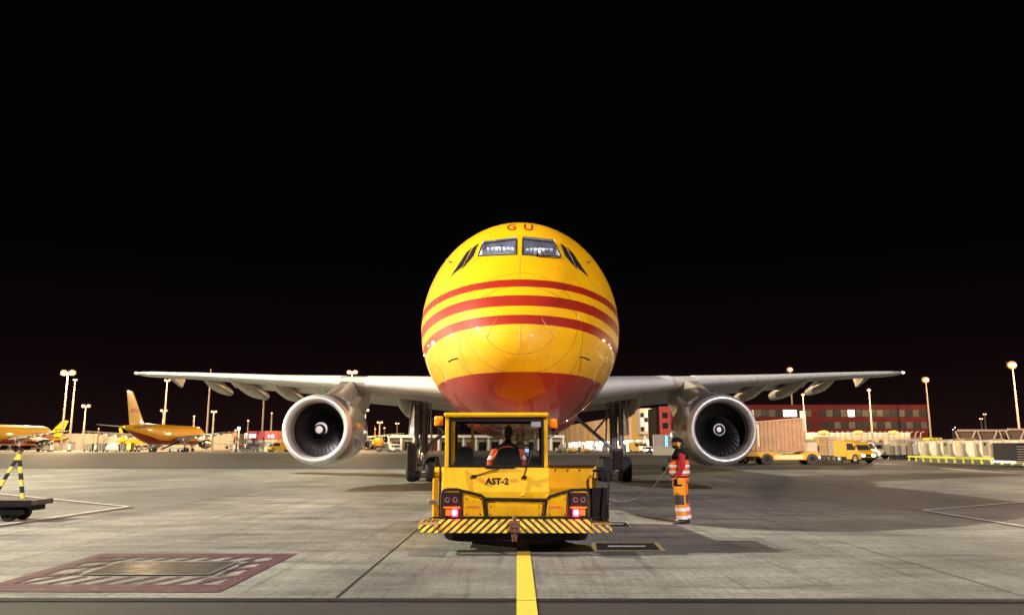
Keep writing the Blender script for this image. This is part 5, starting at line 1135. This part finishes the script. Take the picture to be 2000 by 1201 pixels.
# tall signs by the cabins
for k, (a_, c_, y0_, y1_, lb) in enumerate(((476, 481.5, 845, 858, 'upright white framed sign panel left of the red cabins'),)):
    Yk = 240; xa, xb_ = XY(a_, Yk), XY(c_, Yk); s = thing('stand_sign', lb, 'sign', (xa, Yk, 0))
    bx('board', 0, xb_-xa, 0, .2, zat(868, Yk), zat(y0_, Yk), m_white, s); bx('number_slot', .3, xb_-xa-.3, -.06, -.01, zat(855, Yk), zat(848, Yk), m_black, s); bx('number_slot', .3, xb_-xa-.3, -.06, -.01, zat(866, Yk), zat(861, Yk), m_black, s); bx('post', .3, .5, .05, .15, 0, zat(868.1, Yk), m_steel, s)
for k, (px, lb) in enumerate(((458, 'pale gantry pole with round marker, left of the framed sign'), (465, 'thinner pale gantry pole with small white lamp, beside the round marker pole'))):
    Yk = 240; s = thing('gantry_pole', lb, 'pole', (XY(px, Yk), Yk, 0)); rr = .35 if k == 0 else .22
    MB().tube([(0, 0, 0), (0, 0, zat(838-k*2, Yk))], rr, 8).build('pole', m_white, s, smooth=40)
    MB().sphere((0, -.3, zat(848 if k == 0 else 836, Yk)), .9 if k == 0 else .45, 12, 6, (1, .3, 1)).build('marker' if k == 0 else 'lamp', mat('marker_orange', (.6, .2, .1), .5) if k == 0 else m_cool, s, smooth=60)
    MB().box(-.8, .8, -.2, .2, 0, .5).build('foot', m_white, s)
# ------------------------------------------------------------------ ground equipment on the left
def crate(px0, px1, pyt, Y, m, label, name='cargo_container', cat='container', kind='box'):
    x0, x1 = XY(px0, Y), XY(px1, Y); h = zat(pyt, Y); s = thing(name, label, cat, (x0, Y, 0)); W = x1-x0
    if kind == 'igloo':
        q = MB(); pts = [(0, 0, .5), (W, 0, .5)]+[(W/2+W/2*math.cos(a), 0, h*.45+h*.55*math.sin(a)) for a in [math.pi*i/10 for i in range(11)]]
        q.prism(pts, (0, 3, 0)); q.build('shell', m, s, bevel=.08)
        for i in (1, 2): bx('shell_rib', W*i/3-.06, W*i/3+.06, -.08, -.01, .5, h*.9, m_steel, s)
    else:
        bx('body', 0, W, 0, 2.4, .55, h, m, s, .06)
        for i in range(4): bx('rib', W*i/3-.04 if i else .0, W*i/3+.04 if i < 3 else W, -.07, -.005, .56, h-.05, m_steel, s)
    bx('dolly_deck', -.1, W+.1, -.1, 2.5, .42, .54, m_dark, s)
    for i in (0, 1):
        MB().lathe([(-.1, .05), (-.12, .22), (.12, .22), (.1, .05)], Matrix.Translation((W*(.15+.7*i), .1, .22)) @ Matrix.Rotation(math.pi/2, 4, 'Z'), 14).build('wheel', m_rub, s)
    return s
m_alu = mat('container_aluminium', (.66, .56, .45), .38, metal=.25, noise=.25, nscale=1.5); m_kh = mat('khaki_cover', (.22, .19, .13), .8, noise=.3); m_gel = mat('bright_yellow_box', (.75, .62, .03), .5, noise=.1)
Yk = 236
crate(162, 179, 866, Yk, m_kh, 'khaki covered box at the left end of the equipment row'); crate(180, 188, 867, Yk+1, m_alu, 'small grey box second in the equipment row'); crate(188, 204, 865, Yk, mat('dark_box', (.07, .06, .05), .6), 'dark box left of the rounded silver container')
crate(206, 231, 863.5, Yk, m_alu, 'rounded silver igloo container in the left equipment row', kind='igloo'); crate(232, 244, 866, Yk+1, MATS['dark_box'], 'dark low box right of the rounded silver container'); crate(247, 255, 864, Yk, m_gel, 'small bright yellow box at the right end of the equipment row')
crate(82, 96, 864, Yk, m_kh, 'khaki cart behind the nose of the leftmost airplane'); crate(97, 104, 863, Yk, m_alu, 'pale cart between the leftmost airplane and tall masts', kind='igloo'); crate(132, 138, 862, Yk, m_white, 'slim white cabinet right of the tall pair of masts')
for i, (px, lb) in enumerate(((235, 'left'), (242, 'middle'), (249, 'right'))): crate(px+20, px+24, 868, 250, m_steel, 'small steel trolley, %s of three under the tail of the lettered airplane' % lb, 'trolley', 'trolley')
# passenger stairs/belt loader under the lettered airplane
Yk = 228; s = thing('belt_loader', 'belt loader with a raised dark ramp under the lettered parked airplane', 'vehicle', (XY(316, Yk), Yk, 0)); W = XY(352, Yk)-XY(316, Yk)
bx('body', W*.35, W, 0, 2, .5, 1.3, m_white, s, .08); MB().hexa([(0, -.1, .7), (W*.9, -.1, 2.8), (W*.9, 1.0, 2.8), (0, 1.0, .7)], [(0, -.1, 1.0), (W*.9, -.1, 3.1), (W*.9, 1.0, 3.1), (0, 1.0, 1.0)]).build('belt_ramp', m_dark, s)
for i in (.45, .9): MB().lathe([(-.15, .1), (-.16, .42), (.16, .42), (.15, .1)], Matrix.Translation((W*i, 0, .42)) @ Matrix.Rotation(math.pi/2, 4, 'Z'), 16).build('wheel', m_rub, s)
# ------------------------------------------------------------------ small vehicles
def van(name, label, cat, px, Y, rz, L, W, Hh, m, lights=None, group=None, cabf=.32, box_m=None, power=0):
    """front faces local -Y"""
    s = thing(name, label, cat, (XY(px, Y), Y, 0), rz, group)
    w = W/2; c = L*cabf; r = .34*Hh/2.2+.12
    MB().prism([(-w, -L/2+.05, .35), (-w, -L/2, .80), (-w, -L/2+.18, Hh*.50), (-w, -L/2+.55, Hh*.56), (-w, -L/2+.95, Hh*.90), (-w, -L/2+1.2, Hh*.93), (-w, -L/2+c+.9, Hh*.93), (-w, -L/2+c+.9, .35)], (W, 0, 0)).build('cab', m, s, bevel=.06)
    MB().box(-w-.02, w+.02, -L/2+c+.93, L/2, .60, Hh).build('cargo_box', box_m or m, s, bevel=.05)
    MB().box(-w*.9, w*.9, -L/2+.1, L/2-.1, .28, .45).build('chassis', m_dark, s)
    a, b_ = Vector((0, -L/2+.55, Hh*.57)), Vector((0, -L/2+.95, Hh*.88)); n_ = Vector((0, -(b_-a).z, (b_-a).y)).normalized()*.012
    MB().add([a+n_+Vector((-w*.86, 0, 0)), a+n_+Vector((w*.86, 0, 0)), b_+n_+Vector((w*.80, 0, 0)), b_+n_+Vector((-w*.80, 0, 0))], [(0, 1, 2, 3)]).build('windscreen', m_win, s)
    for sx in (-1, 1):
        X = sx*(w+.008); MB().hexa([(X-.006, -L/2+.85, Hh*.57), (X+.006, -L/2+.85, Hh*.57), (X+.006, -L/2+c+.7, Hh*.57), (X-.006, -L/2+c+.7, Hh*.57)], [(X-.006, -L/2+1.12, Hh*.86), (X+.006, -L/2+1.12, Hh*.86), (X+.006, -L/2+c+.7, Hh*.86), (X-.006, -L/2+c+.7, Hh*.86)]).build('side_window', m_win, s)
        MB().box(sx*w*.70-.16, sx*w*.70+.16, -L/2-.03, -L/2+.05, .66, .88).build('headlight', lights or mat('headlight_off', (.6, .6, .6), .2), s, bevel=.03)
        MB().box(sx*(w+.03)-.03, sx*(w+.03)+.10, -L/2+.75, -L/2+.85, Hh*.60, Hh*.76).build('mirror', m_black, s)
        for y in (-L/2+.85, L/2-.75):
            wl = MB().lathe([(-.10, r*.5), (-.12, r*.8), (-.09, r), (.09, r), (.12, r*.8), (.10, r*.5)], Matrix.Translation((sx*(w-.10), y, r)) @ Matrix.Rotation(math.pi/2, 4, 'Z'), 20).build('wheel', m_rub, s, smooth=35)
            MB().lathe([(-.09, r*.5), (-.05, .03), (.05, .03), (.09, r*.5)], Matrix.Translation((sx*(w-.10), y, r)) @ Matrix.Rotation(math.pi/2, 4, 'Z'), 14).build('rim', m_steel, wl)
    MB().box(-w*1.0, w*1.0, -L/2-.06, -L/2+.02, .36, .58).build('front_bumper', m_dark, s, bevel=.03); MB().box(-w*.45, w*.45, -L/2-.02, -L/2+.06, .66, .86).build('grille', m_black, s)
    if power:
        for sx in (-1, 1):
            l = bpy.data.lights.new('headlamp', 'SPOT'); l.energy = power; l.spot_size = R(60); l.spot_blend = .6; l.color = (.95, .95, 1); l.shadow_soft_size = .1
            lo = bpy.data.objects.new('headlamp', l); col.objects.link(lo); lo.parent = s; lo.location = (sx*w*.7, -L/2-.12, .76); lo.rotation_euler = (R(84), 0, R(180))
    return s
m_hl = mat('headlight_on', (1, 1, 1), .3, emit=(.95, .95, 1.0), es=22); m_vyel = mat('van_yellow', (.46, .25, .015), .35, coat=.5, noise=.1)
van('yellow_van', 'yellow box van with lit headlights, right of the brown container', 'van', 1668, 82, R(18), 3.9, 1.75, 2.25, m_vyel, m_hl, power=900)
van('minibus', 'pale minibus parked behind the yellow van', 'bus', 1690, 108, R(30), 6.0, 2.1, 2.3, mat('pale_bus_paint', (.5, .40, .38), .4, coat=.4), cabf=.2)
van('airport_truck', 'yellow service truck with lit headlights under the lit arcade', 'truck', 1247, 205, R(20), 6.5, 2.4, 2.7, m_vyel, m_hl, power=900); van('white_car', 'pale low van with lit headlights beside the service truck at the arcade', 'van', 1262, 190, R(12), 4.6, 1.9, 1.7, m_white, m_hl, cabf=.25)
van('white_van', 'white van standing left of the left landing gear', 'van', 771, 235, R(25), 5.4, 2.1, 2.3, m_white)
van('utility_truck', 'small dark utility truck beside the white van, nearer the left engine', 'truck', 752, 238, R(-60), 5.0, 2.1, 2.0, m_kh)
van('catering_truck', 'yellow truck just left of the left engine by the cabins', 'truck', 546, 236, R(-50), 6.5, 2.4, 2.9, m_vyel)
van('service_car', 'dark small car in front of the red and cream cabins', 'car', 490, 225, R(-80), 4.4, 1.8, 1.6, mat('dark_car_paint', (.04, .03, .03), .3, coat=.6))
# pushback tractor and tug under the arcade
def tractor(px, Y, rz, label, m):
    s = thing('baggage_tractor', label, 'tractor', (XY(px, Y), Y, 0), rz)
    bx('front_body', -2.6, -.5, -.8, .8, .45, 1.25, m, s, .08); bx('rear_body', .5, 2.6, -.8, .8, .45, 1.15, m, s, .08); bx('floor', -.5, .5, -.7, .7, .40, .6, m_dark, s)
    bx('seat', .05, .5, -.4, .4, .61, 1.4, m_black, s, .05); MB().tube([(-.2, -.2, 1.1), (-.5, -.2, 1.3)], .03, 6).build('steering_column', m_dark, s)
    for x in (-1.9, 1.9):
        for y in (-.75, .75): MB().lathe([(-.12, .2), (-.14, .42), (.14, .42), (.12, .2)], Matrix.Translation((x, y, .42)), 18).build('wheel', m_rub, s)
    return s
tractor(1129, 185, 0, 'yellow baggage tractor seen side-on right of the tug cab', m_vyel); tractor(1105, 200, R(20), 'darker baggage tractor just right of the tug beacon', m_kh)
s = thing('bicycle_wheel_cart', 'small cart with one big spoked wheel right of the yellow baggage tractor', 'cart', (XY(1158, 180), 180, 0))
MB().tube([(.8*math.cos(a), 0, .8+.8*math.sin(a)) for a in [2*math.pi*i/20 for i in range(21)]], .07, 6).build('wheel', m_dark, s); MB().tube([(0, 0, .8), (-2.2, 0, .7)], .08, 6).build('drawbar', m_vyel, s)
# crates and people-height clutter in front of the arcade
rnd = random.Random(11)
for i, (px, lb) in enumerate(((1092, 'left'), (1178, 'middle'), (1214, 'right'))):
    crate(px, px+9, 868-i, 215, rnd.choice([m_alu, m_kh]), 'open cart, %s one of three before the lit arcade' % lb, 'baggage_cart', 'cart')
# ------------------------------------------------------------------ container transporter behind the right engine
Yk = 73.5; s = thing('container_transporter', 'low yellow transporter carrying the brown container, right of the right engine', 'truck', (XY(1470, Yk), Yk, 0), R(0)); W = XY(1600, Yk)-XY(1470, Yk)
def lx(px): return XY(px, Yk)-XY(1470, Yk)
MB().prism([(lx(1452), 0, .75), (lx(1452), 0, 1.15), (lx(1503), 0, 1.20), (lx(1511), 0, 1.14), (lx(1530), 0, .92), (lx(1560), 0, .96), (lx(1572), 0, 1.12), (lx(1600), 0, 1.12), (lx(1601), 0, .70), (lx(1596), 0, .45), (lx(1510), 0, .40), (lx(1490), 0, .5), (lx(1480), 0, .75)], (0, 2.2, 0)).build('chassis', m_vyel, s, bevel=.04)
bx('cream_side', lx(1512), lx(1568), -.03, -.005, .50, .86, mat('cream_paint', (.6, .48, .25), .5), s)
for px in (1497, 1585):
    for y in (.05, 2.1):
        wl = MB().lathe([(-.17, .22), (-.19, .42), (-.15, .5), (.15, .5), (.19, .42), (.17, .22)], Matrix.Translation((lx(px), y, .5)), 24).build('wheel', m_rub, s, smooth=35)
        MB().lathe([(-.15, .22), (-.10, .04), (.10, .04), (.15, .22)], Matrix.Translation((lx(px), y, .5)), 16).build('rim', m_dark, wl)
bx('load_boxes', lx(1573), lx(1597), .2, 1.9, 1.14, 2.05, m_beige, s, .05); bx('load_cover', lx(1572), lx(1596), .1, 2.0, 2.06, 2.3, m_kh, s, .05)
MB().box(lx(1455), lx(1476), .1, 2.1, 1.17, 2.0).build('operator_cab', m_vyel, s, bevel=.08)
bx('tail_lamp', lx(1598), lx(1601.5), -.05, -.01, .62, .74, mat('blue_white_lamp', (.6, .6, 1), .3, emit=(.7, .75, 1), es=4), s)
s = thing('cargo_container', 'tall brown corrugated container on the low yellow transporter', 'container', (XY(1476, Yk), Yk, 1.21)); W = XY(1572, Yk)-XY(1476, Yk); h0, h1 = zat(823, Yk)-1.21, zat(815, Yk)-1.21
q = MB(); n = 12; pr = []
for i in range(n):
    for dx, dy in ((0, 0), (.12, .10), (.5, .10), (.62, 0)): pr.append(((i+dx)*W/n, dy))
pr.append((W, 0)); m_brn = mat('brown_corrugated', (.34, .20, .115), .55, noise=.25, nscale=1.6)
q.add([(x, y, .08) for x, y in pr]+[(x, y, h0+(h1-h0)*x/W-.08) for x, y in pr], [(i, i+1, len(pr)+i+1, len(pr)+i) for i in range(len(pr)-1)]); q.build('corrugated_side', m_brn, s, recalc=False)
q = MB(); q.hexa([(0, .12, 0), (W, .12, 0), (W, 2.4, 0), (0, 2.4, 0)], [(0, .12, h0-.05), (W, .12, h1-.05), (W, 2.4, h1-.05), (0, 2.4, h0-.05)]); q.build('body', m_brn, s)
q = MB(); q.hexa([(-.02, -.03, h0-.08), (W+.02, -.03, h1-.08), (W+.02, 2.42, h1-.08), (-.02, 2.42, h0-.08)], [(-.02, -.03, h0), (W+.02, -.03, h1), (W+.02, 2.42, h1), (-.02, 2.42, h0)]); q.build('roof_edge', mat('pale_brown_edge', (.50, .32, .2), .5), s)
bx('base_rail', -.02, W+.02, -.03, .11, .0, .079, m_brn, s); bx('reflective_strip', .26, .36, -.02, -.004, .45, h0-.3, mat('cream_strip', (.8, .65, .4), .4), s)
# second yellow vehicle half behind the engine
van('yellow_tractor', 'yellow tractor partly hidden between the right engine and the container', 'truck', 1467, 80, R(-85), 3.6, 1.7, 1.7, m_vyel)
# tall netted pallets
m_wood = mat('pallet_wood', (.42, .27, .12), .7, noise=.4, nscale=3)
for i, (a, c, t, m_, lb) in enumerate(((1600, 1617, 852, m_wood, 'tall slatted wooden crate left of the yellow van'), (1617, 1638, 852, m_beige, 'tall pale wrapped pallet between wooden crate and yellow van'), (1575, 1598, 868, m_alu, 'low aluminium box between transporter and wooden crate'))):
    Yp = 98; x0, x1 = XY(a, Yp), XY(c, Yp); s = thing('cargo_pallet', lb, 'pallet', (x0, Yp, 0)); W = x1-x0; h = zat(t, Yp)
    bx('load', .03, W-.03, 0, 1.8, .5, h, m_, s, .04); bx('deck', -.05, W+.05, -.1, 1.9, .36, .49, m_dark, s)
    for k in range(6): bx('batten', .03, W-.03, -.05, -.005, .6+k*(h-.7)/6, .68+k*(h-.7)/6, m_wood if i != 2 else m_steel, s)
    for x in (.3, W-.3): MB().lathe([(-.06, .05), (-.07, .17), (.07, .17), (.06, .05)], Matrix.Translation((x, 0, .18)), 14).build('wheel', m_rub, s)
# fence with curved posts
Yf = 190; x0, x1 = XY(1600, Yf), XY(1800, Yf); s = thing('security_fence', 'mesh security fence with pale curved-top posts before the low beige hall', 'fence', (x0, Yf, 0)); W = x1-x0; h = zat(852, Yf)
fm = bpy.data.materials.new('fence_mesh'); fm.use_nodes = True; n = fm.node_tree; n.nodes.clear(); o = nd(n, 'ShaderNodeOutputMaterial'); tr = nd(n, 'ShaderNodeBsdfTransparent'); df = nd(n, 'ShaderNodeBsdfDiffuse'); df.inputs[0].default_value = (.4, .33, .25, 1); mx = nd(n, 'ShaderNodeMixShader')
v = nd(n, 'ShaderNodeTexVoronoi'); v.feature = 'DISTANCE_TO_EDGE'; v.inputs['Scale'].default_value = 9; n.links.new(nd(n, 'ShaderNodeTexCoord').outputs['Object'], v.inputs['Vector']); n.links.new(mathn(n, 'LESS_THAN', v.outputs['Distance'], .05), mx.inputs[0]); n.links.new(tr.outputs[0], mx.inputs[1]); n.links.new(df.outputs[0], mx.inputs[2]); n.links.new(mx.outputs[0], o.inputs[0])
bx('fence_mesh', 0, W, 0, .02, .1, h, fm, s)
for i in range(20):
    x = i*W/19; MB().tube([(x, -.05, 0), (x, -.05, h), (x+.05, -.15, h+.7), (x+.25, -.5, h+1.1), (x+.7, -.7, h+1.2)], .11, 6).build('post', m_galv, s)
# ------------------------------------------------------------------ unit load containers on the yellow-green rack
rx, ry0, ry1 = 44.6, 71.5, 92.5
m_rack = mat('rack_yellow_green', (.52, .56, .06), .5, noise=.2)
s = thing('roller_rack', 'long low yellow-green rack carrying the row of silver containers', 'rack', (rx, ry0, 0))
bx('side_beam', -.15, .0, 0, ry1-ry0, .42, .62, m_rack, s); bx('side_beam', 1.9, 2.05, 0, ry1-ry0, .42, .62, m_rack, s); bx('roller_bed', .003, 1.897, 0, ry1-ry0, .46, .55, m_steel, s)
for i in range(14): bx('leg', -.16, .02, i*(ry1-ry0-.3)/13, i*(ry1-ry0-.3)/13+.14, 0, .415, m_rack, s)
def uld(y, k, lb, m=None):
    s = thing('air_cargo_container', lb, 'container', (rx+.05, y, .625), 0, 'silver containers on the rack')
    h = 1.62; L_ = 1.55; m = m or m_alu
    # profile in Y-Z: one lower corner is cut away
    MB().prism([(0, 0, 0), (0, L_-.42, 0), (0, L_, .45), (0, L_, h), (0, 0, h)], (1.7, 0, 0)).build('shell', m, s, bevel=.02)
    for a, c in (((0, 0, 0), (0, 0, h)), ((0, L_, .45), (0, L_, h)), ((0, 0, h), (0, L_, h)), ((0, 0, 0), (0, L_-.42, 0)), ((0, L_-.42, 0), (0, L_, .45))):
        a, c = Vector(a), Vector(c); u = Vector((-.02, 0, 0)); MB().tube([a+u, c+u], .035, 6).build('edge_rail', m_steel, s)
    bx('door_panel', -.025, -.004, .15, L_-.48, .12, h-.12, [m_alu, m_beige, m_kh][k % 3], s)
    bx('placard', -.04, -.027, .45, .75, h-.55, h-.25, [m_white, m_gel, m_dark][k % 3], s)
lbs = ['rightmost silver container on the rack, with a dark placard', 'second silver container from the right end of the rack', 'third silver container from the right on the rack', 'fourth silver container from the right on the rack', 'fourth silver container from the left on the rack', 'third silver container from the left on the rack', 'second silver container from the left on the rack', 'leftmost silver container on the rack']
for i in range(8): uld(ry0+.5+i*2.38, i, lbs[i])
# dark container by the right edge
s = thing('dark_container', 'dark container with slatted side at the right edge past the rack', 'container', (XY(1984, 66), 66, 0)); bx('body', 0, 3.0, 0, 3.2, .5, zat(864, 66), m_dark, s, .04); bx('deck', -.2, 3.2, -.2, 3.4, .3, .49, m_steel, s)
for k in range(6): bx('slat', .05, 2.9, -.05, -.005, .6+k*.2, .66+k*.2, m_steel, s)
# carts behind, between the van and the rack
ms = [m_kh, m_beige, m_alu, m_wood, m_white]
names_ = ['far-left', 'second', 'third', 'fourth', 'right-hand']
for i in range(5): crate(1737+i*11.5, 1746+i*11.5, 869-(i*3) % 5, 104, ms[i], '%s netted luggage cart in the line left of the silver containers' % names_[i], 'luggage_cart', 'cart', 'igloo' if i == 1 else 'box')
cz = [('pale', m_beige), ('steel', m_alu), ('yellow', m_gel), ('white', m_white), ('brown', m_wood), ('khaki', m_kh), ('cream', MATS['cream_paint'])]
for i, (cn, mm) in enumerate(cz): crate(1752+i*33, 1776+i*33, 858-(i*2) % 5, 128, mm, '%s tall container in the back row above the silver containers' % cn, 'stacked_container', 'container', 'igloo' if i in (1, 3, 6) else 'box')
# steel framed canopies at the far right
Yc = 150
for k, (a, c, t, Yc, lb) in enumerate(((1876, 1972, 838, 150, 'open steel-framed canopy with slanted end bays, left of the brightest mast'), (1974, 2060, 836, 144, 'steel-framed canopy at the right edge behind the brightest mast'))):
    x0, x1 = XY(a, Yc), XY(c, Yc); s = thing('steel_canopy', lb, 'canopy', (x0, Yc, 0)); W = x1-x0; h = zat(t, Yc)
    bx('roof_beam', 0, W, 0, .5, h-.35, h, mat('warm_cream_steel', (.62, .46, .34), .5), s); bx('lower_beam', 0, W, 0, .5, h-2.6, h-2.3, MATS['warm_cream_steel'], s); bx('infill', .2, W-.2, .6, .7, h-2.29, h-.36, mat('brown_infill', (.20, .12, .085), .7), s)
    for i in range(5): MB().tube([(i*W/4.5, -.05, h-2.3), (i*W/4.5+(1.0 if i % 2 else -.6), -.05, h-.3)], .14, 6).build('strut', MATS['warm_cream_steel'], s)
    for i in range(4): bx('column', i*W/3.2, i*W/3.2+.3, .1, .4, 0, h-2.61, MATS['warm_cream_steel'], s)
# ------------------------------------------------------------------ floodlight masts behind and beside the camera (out of frame) light the stand; c and d are added for the airplanes and rack
def head_mast(name, label, x, y, h, r0, lampm, n=4, sz=.5, group=None, light=None, aim=None, arm=None, spot=None):
    root = thing(name, label, 'light mast', (x, y, 0), 0, group)
    MB().tube([(0, 0, 0), (0, 0, h)], [r0, r0*.5], 12).build('pole', m_galv, root, smooth=40)
    a = arm or sz*1.3*n/2
    cr = MB().box(-a, a, -.08, .08, h-.06, h+.06); cr.build('crossarm', m_galv, root)
    for i in range(n):
        X = -a+2*a*(i+.5)/n
        MB().box(X-sz*.5, X+sz*.5, -sz*.30, sz*.25, h+.02-sz*.45, h+.45*sz).build('floodlight', lampm, root, bevel=sz*.12)
    if light:
        pw, c, rad = light
        l = bpy.data.lights.new('mast_light', 'SPOT' if spot else 'POINT'); l.energy = pw; l.color = c; l.shadow_soft_size = rad
        lo = bpy.data.objects.new('mast_light', l); col.objects.link(lo); lo.parent = root; lo.location = (0, -.6-rad, h-.6-rad)
        if aim:
            v = Vector(aim)-Vector((x, y, h)); v.normalize(); lo.location = v*(rad+sz)+Vector((0, 0, h))
            if spot: l.spot_size = R(spot); l.spot_blend = .5; lo.rotation_euler = v.to_track_quat('-Z', 'Y').to_euler()
    return root
for nm, x, y, h, pw, c in FLOODS:
    head_mast('floodlight_mast', {'a': 'tall floodlight mast left of the stand, outside the picture', 'b': 'tall floodlight mast behind the camera', 'c': 'added unseen floodlight mast at the left, brightening the parked airplanes', 'd': 'added unseen floodlight mast at the right, brightening the container rack'}[nm], x, y, h, .35, mat('stand_lamp_glass', (.9, .85, .7), .4, emit=(1.0, .75, .45), es=30), 4, .6, light=(pw, c, .45), aim={'c': (-120, 230, 3), 'd': (50, 96, 1)}.get(nm, (0, 20, 3)), spot=62 if nm == 'd' else None)
